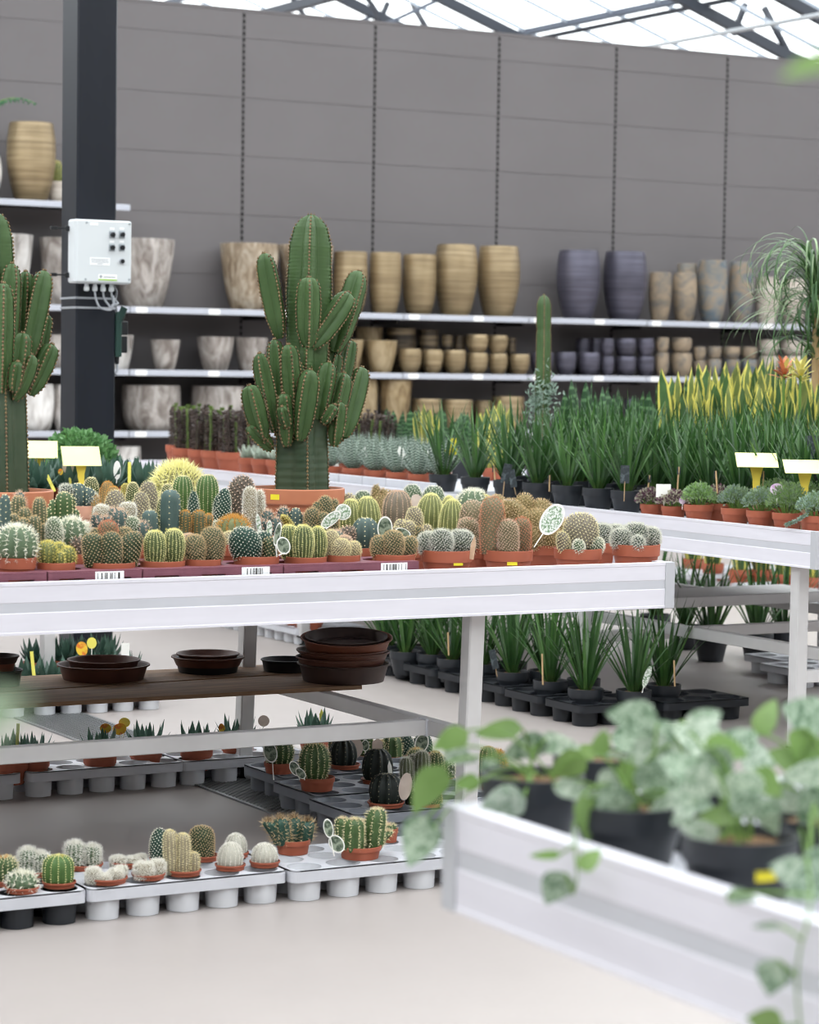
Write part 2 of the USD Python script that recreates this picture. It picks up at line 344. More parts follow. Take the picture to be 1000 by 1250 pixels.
# ---------------------------------------------------------------- benches
CB = dict(x0=-1.2, x1=4.235, y0=5.92, y1=7.62)
cb = bench('long white cactus bench on slim aluminium legs', CB['x0'], CB['x1'], CB['y0'], CB['y1'],
           [(3.60, 6.0), (3.615, 7.5), (1.2, 6.0), (1.2, 7.5), (-1.0, 6.0), (-1.0, 7.5)], lean=0.03)
def bar(t, x0, x1, y0, y1, z0, z1, name='cross_bar'): part(t, name, move(cbx(x0, x1, y0, y1, z0, z1, .002), -t.loc), M['alu_leg'], smooth=False)
bar(cb, 3.58, 3.62, 6.02, 7.48, .325, .37); bar(cb, -1.1, 3.58, 6.225, 6.265, .325, .37, 'long_bar')
bar(cb, 1.18, 1.22, 6.02, 7.48, .325, .37)
part(cb, 'bar_joint', move(cbx(3.574, 3.583, 6.222, 6.268, .322, .373, .001), -cb.loc), M['alu_grey'], smooth=False)

RB = dict(x0=5.545, x1=7.35, y0=6.893, y1=13.3)
rb = bench('long white green-plant bench running towards the back wall', RB['x0'], RB['x1'], RB['y0'], RB['y1'],
           [(5.60, 7.05), (5.60, 8.46), (5.6, 11.0), (7.3, 7.05), (7.3, 9.0), (7.3, 11.0)], lean=0.0, zfl=.82)
bar(rb, 5.87, 5.91, 7.0, 11.0, .325, .37, 'long_bar'); bar(rb, 7.0, 7.04, 7.0, 11.0, .325, .37, 'long_bar')
for y in (7.05, 8.46, 11.0): bar(rb, 5.62, 7.28, y - .02, y + .02, .28, .325)
bar(rb, 5.93, 7.28, 8.68, 8.72, .38, .425); bar(rb, 5.93, 7.28, 8.9, 9.3, .38, .40, 'shelf_board')

bb = bench('white bench in front of the steel column carrying dark aloe rosettes', 0.2, 4.10, 9.25, 10.55, [(xat(58, 9.35, .3), 9.35), (xat(58, 9.35, .3), 10.45), (.4, 9.35), (.4, 10.45)])
FB = dict(x0=1.589, x1=3.0, y0=0.2, y1=2.715)
fb = bench('out-of-focus white bench end with pots of silver-spotted vines', FB['x0'], FB['x1'], FB['y0'], FB['y1'], [(1.75, .4), (2.9, .4), (2.9, 2.5), (1.9, 2.3)])

# ---------------------------------------------------------------- drain grating in the floor
ga, gb_, gc, gd = 3.40, 3.67, 6.2, 9.4
part(fl, 'drain_channel', bx(ga, gb_, gc, gd, 0.0005, 0.002), M['gutter'], smooth=False)
part(fl, 'drain_frame', join([bx(ga - .012, ga, gc, gd, 0, .006), bx(gb_, gb_ + .012, gc, gd, 0, .006)]), M['grate'], smooth=False)
part(fl, 'drain_lattice', join([beam((ga, y, .004), (gb_, y + d * .27, .004), .005, .003) for y in np.arange(gc, gd, .026) for d in (1, -1)]), M['grate'], smooth=False, kind='stuff')

# ---------------------------------------------------------------- steel column
ce = at(91, 806, 0); cx0, cy0 = ce[0], 10.86
cx0 = xat(91, cy0, 0.5); S = 0.2
col = thing('column', 'dark blue square steel column with a white switch box', 'column', (cx0 + S / 2, cy0 + S / 2, 0), kind='structure')
part(col, 'shaft', cbx(-S / 2, S / 2, -S / 2, S / 2, 0.012, 7.2, .008), M['column'], smooth=False)
part(col, 'base_plate', cbx(-.16, .16, -.16, .16, 0, .012, .003), M['column'], smooth=False)
M['box'] = mat('box_grey', '#d0d4d6', rough=0.35); M['knob_plate'] = mat('knob_plate', '#9aa1a6', rough=0.4); M['black'] = mat('plastic_black', '#16181b', rough=0.4)
M['paper'] = mat('paper_white', '#f3f4f4', rough=0.6); M['ink'] = mat('ink_grey', '#9fa3a8', rough=0.7); M['lime'] = mat('lime_strip', '#9cc84a', rough=0.5)
M['cable'] = mat('cable_grey', '#8e9196', rough=0.45); M['tie'] = mat('strap_steel', '#aeb2b8', rough=0.35, metallic=0.5); M['devgreen'] = mat('device_green', '#1d3a33', rough=0.45)
by = cy0 - .105                                    # front of the box
pa, pb = atY(92.5, 345, by), atY(161.5, 270, by)
bw, bh = pb[0] - pa[0], pb[2] - pa[2]
sb = thing('switch_box', 'light grey electrical switch box with four rotary knobs on the column', 'switch box', (pa[0], by, pa[2]))
part(sb, 'housing', cbx(0, bw, .012, .105, 0, bh, .008), M['box'], smooth=False)
part(sb, 'cover', cbx(.002, bw - .002, 0, .014, .002, bh - .002, .006), M['box'], smooth=False)
def bp(zx, zy): p = atY(80 + zx / 7.35, 250 + zy / 7.35, by); return p[0] - pa[0], p[2] - pa[2]
def rnd(r, x, y0, y1, z, n=14): v, f = lathe([(0, 0), (r, 0), (r, 0), (r * .9, 1), (r * .9, 1), (0, 1)], n); v[:, 2] *= (y1 - y0); return np.stack([x + v[:, 0], y1 - v[:, 2], z + v[:, 1]], 1), f[:, ::-1]
for zx, zy in ((418, 268), (505, 268), (416, 384), (504, 384)):
    x, z = bp(zx, zy)
    k = part(sb, 'knob_plate', cbx(x - .0155, x + .0155, -.004, .001, z - .0165, z + .0165, .002), M['knob_plate'], smooth=False)
    part(k, 'knob', join([rnd(.011, x, -.02, -.004, z), bx(x - .003, x + .003, -.026, -.02, z - .012, z + .004)]), M['black'], smooth=False)
    x2, z2 = bp(zx, zy - 55)
    part(sb, 'knob_label', bx(x2 - .011, x2 + .011, -.0012, .0, z2 - .005, z2 + .004), M['paper'], smooth=False)
x, z = bp(505, 508); k = part(sb, 'push_button', rnd(.0135, x, -.01, .001, z), M['tie']); part(k, 'button_cap', rnd(.010, x, -.016, -.009, z), M['black'])
x, z = bp(308, 508); part(sb, 'notice', bx(x - .050, x + .050, -.0012, 0, z - .018, z + .018), M['paper'], smooth=False)
part(sb, 'notice_lines', join([bx(x - .044 + o, x + .044 - o, -.0018, -.001, z + d - .0016, z + d + .0012) for d, o in ((.010, 0), (.003, .0), (-.004, .0), (-.011, .03))]), M['ink'], smooth=False, kind='stuff')
x, z = bp(378, 652); part(sb, 'maker_plate', bx(x - .046, x + .046, -.0012, 0, z - .014, z + .014), M['paper'], smooth=False)
part(sb, 'lime_strip', bx(x - .046, x + .046, -.0018, -.0005, z - .0145, z - .008), M['lime'], smooth=False)
part(sb, 'plate_lines', join([bx(x - .022, x + .038, -.0018, -.001, z - .001, z + .004), rnd(.008, x - .034, -.0018, -.001, z + .003)]), M['ink'], smooth=False, kind='stuff')
x, z = bp(255, 172); part(sb, 'corner_label', bx(x - .02, x + .02, -.0012, 0, z - .006, z + .006), M['paper'], smooth=False)
for zx, zy in ((190, 160), (575, 172), (180, 668), (572, 672)):
    x, z = bp(zx, zy); part(sb, 'cover_screw', rnd(.006, x, -.002, .001, z, 10), M['knob_plate'])
gx = []
for zx in (225, 300, 374, 447):
    x, z = bp(zx, 735); gx.append(x)
    part(sb, 'cable_gland', move(lathe([(0, 0), (.008, 0), (.013, .004), (.013, .02), (.010, .022), (.010, .045), (0, .045)], 12), (x, .05, -.036)), M['box'])
mid = bp(455, 880)
for k, gxi in enumerate((gx[1], gx[2], gx[3])):
    pts = [(gxi, .05, -.034), (gxi + .002, .045, -.07), (gxi + .015 + .01 * k, .03, -.115 + .012 * k), (mid[0] - .02, .02, -.125 + .012 * k), (mid[0] - .002, .02, -.10), (mid[0] - .004, .03, -.075 + .01 * k)]
    P = np.array(pts); s = np.linspace(0, 5, 26); P = np.stack([np.interp(s, range(6), P[:, i]) for i in range(3)], 1)
    for _ in range(3): P[1:-1] = (P[:-2] + P[2:] + 2 * P[1:-1]) / 4
    part(sb, 'cable', tube(P, .0055, 8), M['cable'])
for zy in (205, 625):      # side clips that hold the box on the column
    z = bp(60, zy)[1]
    part(sb, 'side_clip', join([cbx(-.075, .004, .085, .094, z - .004, z + .004, .001), cbx(-.09, -.06, .08, .1, z - .008, z + .008, .002), cbx(-.018, 0, .08, .1, z - .012, z + .012, .002)]), M['black'], smooth=False)
for zy, i in ((835, 0), (922, 1)):
    z = atY(100, 250 + zy / 7.35, cy0)[2]
    s = thing('metal_strap', 'thin metal strap round the column, ' + ('nearer the switch box' if i == 0 else 'the lower of two'), 'strap', (cx0 + S / 2, cy0 + S / 2, z))
    e = S / 2 + .002; part(s, 'band', join([cbx(-e, e, -e, -e + .002, -.005, .005, .0005), cbx(-e, -e + .002, -e, e, -.005, .005, .0005), cbx(e - .002, e, -e, e, -.005, .005, .0005), cbx(-e, e, e - .002, e, -.005, .005, .0005)]), M['tie'], smooth=False)
dp = atY(146, 436, cy0 + .05)
dv = thing('cable_junction', 'dark green and black cable device fixed to the column side below the box', 'electrical device', (cx0 + S, cy0 + .02, dp[2]))
part(dv, 'green_shell', cbx(0.001, .034, -.02, .05, 0, .215, .006), M['devgreen'], smooth=False)
part(dv, 'lever', beam((.02, -.01, .17), (.04, -.03, .235), .014, .03), M['devgreen'], smooth=False)
part(dv, 'black_module', cbx(.034, .07, .0, .05, .02, .10, .004), M['black'], smooth=False)
part(dv, 'black_module', cbx(.034, .072, .0, .05, .105, .17, .004), M['black'], smooth=False)
part(dv, 'cable', tube([(.02, .01, .0), (.02, .01, -.03), (.018, .0, -.06), (.005, -.01, -.082)], .006, 8), M['cable'])
part(dv, 'cable_boot', move(lathe([(.006, -.035), (.010, -.03), (.012, 0), (0, 0)], 10), (.02, .01, 0)), M['black'])
part(dv, 'cable', tube([(.012, .0, .21), (.006, -.0, .26), (.005, -.015, .31), (-.02, -.03, .34)], .0055, 8), M['cable'])

# ---------------------------------------------------------------- planters on the wall shelves
def streak(name, a, b, c, scale, stretch, rough=.5, metallic=0., dist=1.5, lo=.36, hi=.62, bump=.15):
    return usdkit.material(stage, f'/World/Looks/{name}', {
        'tc': ('texture_coordinate', {}), 'mp': ('mapping', {'scale': stretch}), 'oi': ('object_info', {}), 'mm': ('vector_math', {'math_type': 'scale', 'vector1': (7, 3, 5)}), 'ad': ('vector_math', {'math_type': 'add'}),
        'n': ('noise_texture', {'scale': scale, 'detail': 5, 'distortion': dist, 'roughness': .62}), 'n2': ('noise_texture', {'scale': scale * .35, 'detail': 2}),
        'r': ('rgb_ramp', {'ramp': [(lo, C(a)), ((lo + hi) / 2, C(b)), (hi, C(c))]}), 'mv': ('map_range', {'from_min': .3, 'from_max': .7, 'to_min': .78, 'to_max': 1.15}), 'h': ('hsv', {}),
        'b': ('bump', {'strength': bump, 'distance': .01}), 'p': ('principled_bsdf', {'roughness': rough, 'metallic': metallic, 'specular_ior_level': .4})},
        [('tc.object', 'ad.vector1'), ('oi.random', 'mm.scale'), ('mm.vector', 'ad.vector2'), ('ad.vector', 'mp.vector'), ('mp.vector', 'n.vector'), ('ad.vector', 'n2.vector'), ('n.fac', 'r.fac'), ('n2.fac', 'mv.value'),
         ('mv.result', 'h.value'), ('r.color', 'h.color'), ('h.color', 'p.base_color'), ('n.fac', 'b.height'), ('b.normal', 'p.normal')], surface='p.BSDF')
PM = {'mw': streak('glaze_white', '#8d8681', '#c9c4c0', '#e6e3e0', 9, (1, 1, .3), dist=.6), 'mg': streak('glaze_grey_brown', '#7a706a', '#9d958f', '#bdb6b1', 13, (1, 1, .4), dist=.7),
      'mb': streak('glaze_brown', '#6a5a49', '#93826d', '#b5a896', 13, (1, 1, .35), dist=.7), 'mt': streak('glaze_tan', '#735e43', '#94805f', '#ad9a7b', 12, (1, 1, .35), dist=.7),
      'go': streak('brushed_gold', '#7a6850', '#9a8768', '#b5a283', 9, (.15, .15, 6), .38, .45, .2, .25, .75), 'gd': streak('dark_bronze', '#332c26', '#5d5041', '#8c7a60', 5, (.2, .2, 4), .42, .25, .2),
      'pu': streak('brushed_slate', '#45434e', '#5b5966', '#716f80', 9, (.15, .15, 6), .4, .45, .2, .25, .75), 'pa': streak('patina', '#5f6b75', '#7d7b76', '#94836f', 6, (1, 1, 1.3), .55, .1, 1.2),
      'pt': streak('patina_tan', '#6d6a66', '#8b7d6c', '#a08e78', 6, (1, 1, 1.3), .55, .1, 1.0), 'sa': streak('sand_glaze', '#a49a90', '#bbb0a4', '#cdc4ba', 5, (.3, .3, 2), .5)}
SHAPE = {'egg': [(.62, 0), (.70, .06), (.86, .25), (.97, .45), (1, .6), (.98, .78), (.92, .93), (.88, 1)], 'vase': [(.66, 0), (.74, .05), (.88, .2), (.97, .4), (1, .6), (.98, .8), (.95, 1)],
         'cone': [(.58, 0), (.64, .05), (.76, .25), (.87, .5), (.95, .75), (1, 1)], 'bowl': [(.55, 0), (.68, .08), (.88, .3), (.98, .55), (1, .75), (.97, .9), (.93, 1)],
         'tub': [(.72, 0), (.84, .08), (.95, .3), (1, .6), (.99, .85), (.97, 1)]}
def planter(label, cat, x0, x1, ytop, style, shape, zb, dy, group, name='planter'):
    Y = SY + dy; cx = (x0 + x1) / 2
    for _ in range(3):
        p = atY(cx, ytop, Y); D = dep((p[0], Y, (p[2] + zb) / 2)); r = (x1 - x0) / 2 * D / F; Y = min(SY + dy + r, WY - .03 - r)
    h = p[2] - zb; t = thing(name, label, cat, (xat(cx, Y, zb + h / 2), Y, zb), group=group)
    pr = SHAPE[shape]; o = [(r * a, h * b) for a, b in pr]; th = r * .07
    zz = np.linspace(0, 1, 14); rr = np.interp(zz, [b for a, b in pr], [a for a, b in pr])
    o = [(0, 0), (r * pr[0][0], 0), (r * pr[0][0], 0)] + [(r * a, h * b) for a, b in zip(rr, zz)][1:]
    o += [(o[-1][0] - th * .4, h * 1.008), (o[-1][0] - th, h)] + [(r * a - th, h * b) for a, b in zip(rr[::-1], zz[::-1])][1:-2:3] + [(0, h * .12)]
    part(t, 'body', lathe(o, 36), PM[style])
    return zb + h
ORD = 'first second third fourth fifth sixth seventh eighth ninth tenth eleventh twelfth thirteenth fourteenth fifteenth sixteenth seventeenth eighteenth'.split()
# top shelf: (x0, x1, y top, glaze, shape, extra depth, label)
for x0, x1, yt, g, s, dy, lab in [
    (-22, 40, 287, 'mw', 'cone', .06, 'tall white marbled planter behind the tree cactus beside the column'),
    (48, 98, 291, 'mg', 'cone', .10, 'brown-grey marbled planter half hidden by the steel column'),
    (138, 213, 293, 'mg', 'cone', .05, 'large grey-white marbled planter behind the switch box'),
    (268, 341, 298.5, 'mb', 'cone', .05, 'large brown and cream marbled planter on the top shelf'),
    (340, 407, 300, 'mb', 'cone', .07, 'brown marbled planter directly behind the tall tree cactus'),
    (406, 449, 308, 'go', 'vase', .08, 'pale gold planter touching the tree cactus, first of the gold ones'),
    (450, 490, 309, 'go', 'vase', .07, 'slim gold planter, second beyond the tree cactus'),
    (490.5, 533, 311.5, 'go', 'vase', .06, 'slim gold planter, third beyond the tree cactus'),
    (530, 583, 299.5, 'go', 'egg', .03, 'taller wide gold planter next to the slim gold three'),
    (582, 635, 301.5, 'go', 'egg', .03, 'wide gold planter at the slate end of the gold group'),
    (679, 733, 306.5, 'pu', 'egg', .03, 'large slate-violet planter nearer the gold group'),
    (735.5, 790, 308, 'pu', 'egg', .03, 'large slate-violet planter nearer the small patinated pots'),
    (791, 820, 333, 'pt', 'egg', .05, 'short tan patinated vase touching the slate planter'),
    (825, 852, 322.5, 'pa', 'egg', .25, 'patinated vase peeping out behind the short ones'),
    (820.5, 851, 334, 'pt', 'egg', .05, 'short tan patinated vase, second beyond the slate planters'),
    (851.5, 888, 318.5, 'pa', 'egg', .04, 'tall blue-grey patinated vase on the top shelf'),
    (888.5, 920, 320.5, 'pa', 'egg', .04, 'tall patinated vase next to the curly-leaved plant'),
    (921, 952, 339, 'sa', 'egg', .05, 'short sand-coloured vase behind the curly leaves'),
    (953, 985, 341, 'sa', 'egg', .05, 'sand-coloured vase deepest behind the curly leaves'),
    (986, 1018, 341, 'sa', 'egg', .05, 'sand-coloured vase at the picture edge behind the curly leaves')]:
    planter(lab, 'planter', x0, x1, yt, g, s, SZ[0] + .001, dy, 'tall planters on the upper wall shelf')
for x0, x1, yt, g, s, dy, lab in [
    (20, 60, 409, 'mg', 'bowl', .06, 'grey marbled bowl behind the tree cactus arm'), (55, 90, 409, 'mg', 'bowl', .06, 'grey marbled bowl half behind the column'), (128, 163, 409, 'mw', 'cone', .06, 'white bowl behind the cable device'),
    (183.5, 220, 415, 'mg', 'cone', .05, 'small grey marbled pot standing alone on the bowl shelf'), (240, 286, 411.5, 'mg', 'cone', .05, 'grey marbled pot paired with another one before the tree cactus'),
    (286, 327, 412.5, 'mg', 'cone', .05, 'grey marbled pot touching the tree cactus on the bowl shelf'), (405, 444, 415, 'mt', 'cone', .06, 'tan marbled pot just beyond the tree cactus'),
    (445, 485, 416, 'mt', 'cone', .05, 'tan marbled pot next to the gold bowls'), (434, 467, 400, 'mt', 'cone', .30, 'tan marbled pot behind two others on the bowl shelf')]:
    planter(lab, 'pot', x0, x1, yt, g, s, SZ[1] + .001, dy, 'marbled pots on the bowl shelf', 'pot')
k = 0
for x0, x1, yt, dy in [(486.5, 515, 426, .04), (515, 541, 427, .04), (541.5, 569, 427.5, .04), (570, 596, 431, .04), (596, 620, 432, .04), (621, 647, 432.6, .04)]:
    zt = planter(f'small round gold bowl, {ORD[k]} beyond the tan marbled pots, front line', 'bowl', x0, x1, yt, 'go', 'bowl', SZ[1] + .001, dy, 'gold bowls on the bowl shelf', 'bowl')
    if k in (3, 4): planter(f'gold bowl stacked on the {ORD[k]} front gold bowl', 'bowl', x0 - 1, x1 + .5, yt - 22.5, 'go', 'bowl', zt, dy, 'gold bowls on the bowl shelf', 'bowl')
    k += 1
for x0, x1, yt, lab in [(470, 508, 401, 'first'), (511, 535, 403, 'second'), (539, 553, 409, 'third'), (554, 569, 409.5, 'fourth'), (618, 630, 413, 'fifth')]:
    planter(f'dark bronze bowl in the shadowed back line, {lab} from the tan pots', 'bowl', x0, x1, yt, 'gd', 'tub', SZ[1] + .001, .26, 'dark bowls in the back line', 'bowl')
k = 0
for x0, x1, yt, st in [(647, 676, 430, 0), (677, 704, 430, 0), (705, 733, 430.7, 0), (733.5, 750, 435.5, 1), (750, 777, 435.5, 1), (777, 799, 435.5, 1)]:
    zt = planter(f'small slate-violet bowl, {ORD[k]} beyond the slender cactus', 'bowl', x0, x1, yt, 'pu', 'bowl', SZ[1] + .001, .04, 'slate bowls on the bowl shelf', 'bowl')
    if st: planter(f'slate-violet bowl stacked on the {ORD[k]} slate bowl', 'bowl', x0, x1, yt - 22, 'pu', 'bowl', zt, .04, 'slate bowls on the bowl shelf', 'bowl')
    k += 1
for k, (x0, x1) in enumerate([(703, 721), (720, 735)]):
    planter(f'dark slate bowl in the shadowed back line, {ORD[k]} from the slender cactus', 'bowl', x0, x1, 413.5, 'pu', 'tub', SZ[1] + .001, .26, 'slate bowls on the bowl shelf', 'bowl')
k = 0
for x0, x1, yt, y2, g in [(800, 817, 431, 412, 'pt'), (818, 845, 431.5, 412.5, 'pt'), (846, 862, 440, 423.5, 'pt'), (862, 881, 438.5, 423, 'pa'), (881.5, 904, 439, 423.5, 'pa'), (904, 924.5, 439, 423.5, 'pa'), (925, 951, 435, 415, 'sa'), (952, 985, 435, 415.5, 'sa')]:
    w = {'pt': 'tan', 'pa': 'blue-grey', 'sa': 'sand'}[g]
    zt = planter(f'small {w} patinated bowl, {ORD[k]} beyond the slate bowls', 'bowl', x0, x1, yt, g, 'bowl', SZ[1] + .001, .04, 'patinated bowls on the bowl shelf', 'bowl')
    planter(f'{w} patinated bowl stacked on the {ORD[k]} patinated bowl', 'bowl', x0, x1, y2, 'pt' if g == 'pa' else g, 'bowl', zt, .04, 'patinated bowls on the bowl shelf', 'bowl')
    k += 1
for x0, x1, yt, g, s, dy, lab in [
    (-30, 20, 470, 'mw', 'tub', .04, 'white marbled tub behind the tree cactus trunk'), (18, 66, 469, 'mw', 'tub', .04, 'white marbled tub between tree cactus and column'), (64, 100, 470, 'mw', 'tub', .06, 'white tub showing both sides of the steel column'), (104, 139, 471, 'mw', 'tub', .04, 'white tub almost hidden behind the steel column'),
    (148, 220.5, 470.5, 'mg', 'tub', .03, 'wide grey marbled tub beside the steel column'), (233, 299, 471.5, 'mg', 'tub', .03, 'wide grey marbled tub behind the brown succulents'),
    (300, 372, 472, 'mg', 'tub', .03, 'wide grey tub hidden behind the tree cactus'), (418, 461, 463, 'mt', 'tub', .04, 'tall tan marbled planter just beyond the tree cactus, lower shelf'), (461.5, 503, 464, 'mt', 'cone', .03, 'tall tan marbled planter on the lower shelf next to low gold tubs'),
    (502, 539, 487, 'go', 'tub', .03, 'low gold tub next to the tan planter'), (539, 577, 488, 'go', 'tub', .03, 'low gold tub, second beyond the tan planter'), (578, 601, 489, 'go', 'tub', .2, 'low gold tub in the dark of the lower shelf'), (600, 640, 484, 'go', 'tub', .05, 'wider gold tub behind the grassy plants'),
    (762, 778, 487, 'pu', 'tub', .1, 'small slate pot showing above the grassy plants'), (812, 832, 470, 'sa', 'tub', .1, 'sand pot showing above the banded plants')]:
    planter(lab, 'planter', x0, x1, yt, g, s, SZ[2] + .001, dy, 'tubs on the lower wall shelf')
planter('white pot low against the wall beyond the column', 'pot', 136, 172, 545, 'mw', 'tub', SZ[3] + .001, .05, 'pots on the lowest wall shelf', 'pot')
planter('grey-brown pot low against the wall, beside the white one', 'pot', 173, 216, 563, 'mg', 'tub', SZ[3] + .001, .05, 'pots on the lowest wall shelf', 'pot')
ZT = atY(80, 246.5, SY)[2]
planter('lone tall gold-brown vase on the high shelf behind the column', 'vase', 8, 68, 151, 'go', 'egg', ZT + .001, .05, None, 'vase')
planter('small white ribbed pot half hidden by the column on the high shelf', 'pot', 57, 80, 222, 'sa', 'cone', ZT + .001, .2, None, 'pot')
planter('white vase at the picture edge on the high shelf', 'vase', -45, 2, 190, 'mw', 'egg', ZT + .001, .05, None, 'vase')
# ---------------------------------------------------------------- cactus parts
rng = np.random.default_rng(7)
def tone(h, k=.82, sat=.8):
    c = np.array([int(h[i:i + 2], 16) for i in (1, 3, 5)], float); g = c.mean(); c = (g + (c - g) * sat) * k
    return '#%02x%02x%02x' % tuple(int(round(x)) for x in c)
def green(n, a, b, sc=30): return mat(n, tone(a), tone(b), sc, 0.5, 3, spec=.35, bump=.05)
G = {'star': green('cactus_grey_green', '#5d7a52', '#6f8c62'), 'yel': green('cactus_yellow_green', '#77803c', '#8a9348'), 'dark': green('cactus_dark', '#3f5530', '#4d6339'), 'ygl': green('cactus_bright', '#566a34', '#697c40'),
     'tan': green('cactus_olive', '#5f6a42', '#717a50'), 'spiral': green('cactus_deep_green', '#24513f', '#326350'), 'white': green('cactus_cream', '#a79a78', '#bcae8c'), 'grey': green('cactus_grey', '#566450', '#68745f'),
     'red': green('cactus_red_olive', '#8f8358', '#a1946a'), 'crown': green('cactus_brown_gold', '#a8904e', '#bba362'), 'blue': green('cactus_blue', '#4d6c66', '#5b7a73', 12), 'dots': green('cactus_leafy', '#46682f', '#557a3a'),
     'orange': green('cactus_lime', '#808a4a', '#929c5a'), 'gold': green('cactus_gold', '#a7a25c', '#b5b06c'), 'pearl': green('cactus_pearl', '#d8d2c0', '#cfc9b6'), 'ball': green('cactus_beige', '#9a8f77', '#ab9f88'), 'bball': green('cactus_blue_grey', '#45605a', '#56716a', 15), 'pale': green('cactus_pale', '#8a7a62', '#9c8c73'), 'cyl': green('cactus_brown', '#6d5c4a', '#80705c'),
     'darkstar': green('cactus_black_green', '#18231d', '#24322a', 15), 'bright': green('cactus_fresh', '#4d7a2f', '#5e8c3c'), 'euph': green('tree_cactus_green', '#466a30', '#567b3e', 6), 'eupho': green('tree_cactus_old', '#3a5636', '#4d6042', 8), 'ym': green('cactus_mustard', '#9a8a2e', '#aa9b3e')}
def sm(n, a, r=.6): return mat(n, a, rough=r, leaf=.15)
SP = {'white': sm('spine_white', '#f2efe2'), 'cream': sm('spine_cream', '#ece0bb'), 'yellow': sm('spine_yellow', '#e2d384'), 'pyellow': sm('spine_pale_yellow', '#f3edb4'), 'tan': sm('spine_tan', '#cdb393'), 'brown': sm('spine_brown', '#8a6846'), 'pink': sm('spine_pink', '#dcbcae'),
      'red': sm('spine_red', '#b0614a'), 'rose': sm('spine_rose', '#cf9078'), 'orange': sm('spine_orange', '#d09c58'), 'wool': sm('wool_white', '#efece6'), 'grey': sm('spine_grey', '#d9d8d2'), 'dkb': sm('spine_dark_brown', '#6b4f3a')}
M['terracotta'] = mat('pot_terracotta', '#a35a42', '#98513b', 10, .55, 2, spec=.35); M['terracotta2'] = mat('pot_terracotta_pale', '#b97656', '#b06e4f', 10, .5, 2)
M['terrapale'] = mat('pot_pale_clay', '#cf9c84', '#c4917a', 14, .7); M['blackpot'] = mat('pot_black', '#26292e', '#2b2e33', 10, .4); M['soil'] = mat('soil_brown', '#5b4232', '#3b2a20', 90, .9, 4, bump=.6, bscale=120)
M['sticker'] = mat('sticker_yellow', '#e8d832', rough=.5); M['gravel'] = mat('soil_bark', '#8a6a48', '#5e452f', 80, .9, 4, bump=.6, bscale=110)
PROF = {'globe': [(.55, 0), (.78, .12), (.94, .3), (1, .48), (.97, .65), (.86, .8), (.68, .91), (.42, .975), (.18, .985), (0, .965)],
        'flat': [(.7, 0), (.9, .15), (1, .4), (.96, .62), (.82, .82), (.6, .94), (.3, 1), (.1, .985), (0, .96)],
        'col': [(.80, 0), (.92, .12), (1, .3), (1, .55), (.98, .7), (.90, .83), (.74, .92), (.5, .975), (.22, 1), (0, .995)],
        'egg': [(.75, 0), (.92, .14), (1, .34), (.97, .52), (.87, .7), (.7, .85), (.45, .95), (.2, .995), (0, 1)],
        'finger': [(.86, 0), (.95, .1), (1, .3), (1, .7), (.95, .85), (.8, .94), (.5, .99), (.2, 1.0), (0, 1)],
        'club': [(.6, 0), (.7, .2), (.85, .45), (1, .68), (.98, .82), (.82, .93), (.5, .99), (.2, 1), (0, .99)]}
def resample(prof, n):
    P = np.array(prof, float); s = np.r_[0, np.cumsum(np.hypot(*np.diff(P * [1, 1.6], axis=0).T))]; q = np.linspace(0, s[-1], n)
    return np.stack([np.interp(q, s, P[:, 0]), np.interp(q, s, P[:, 1])], 1)
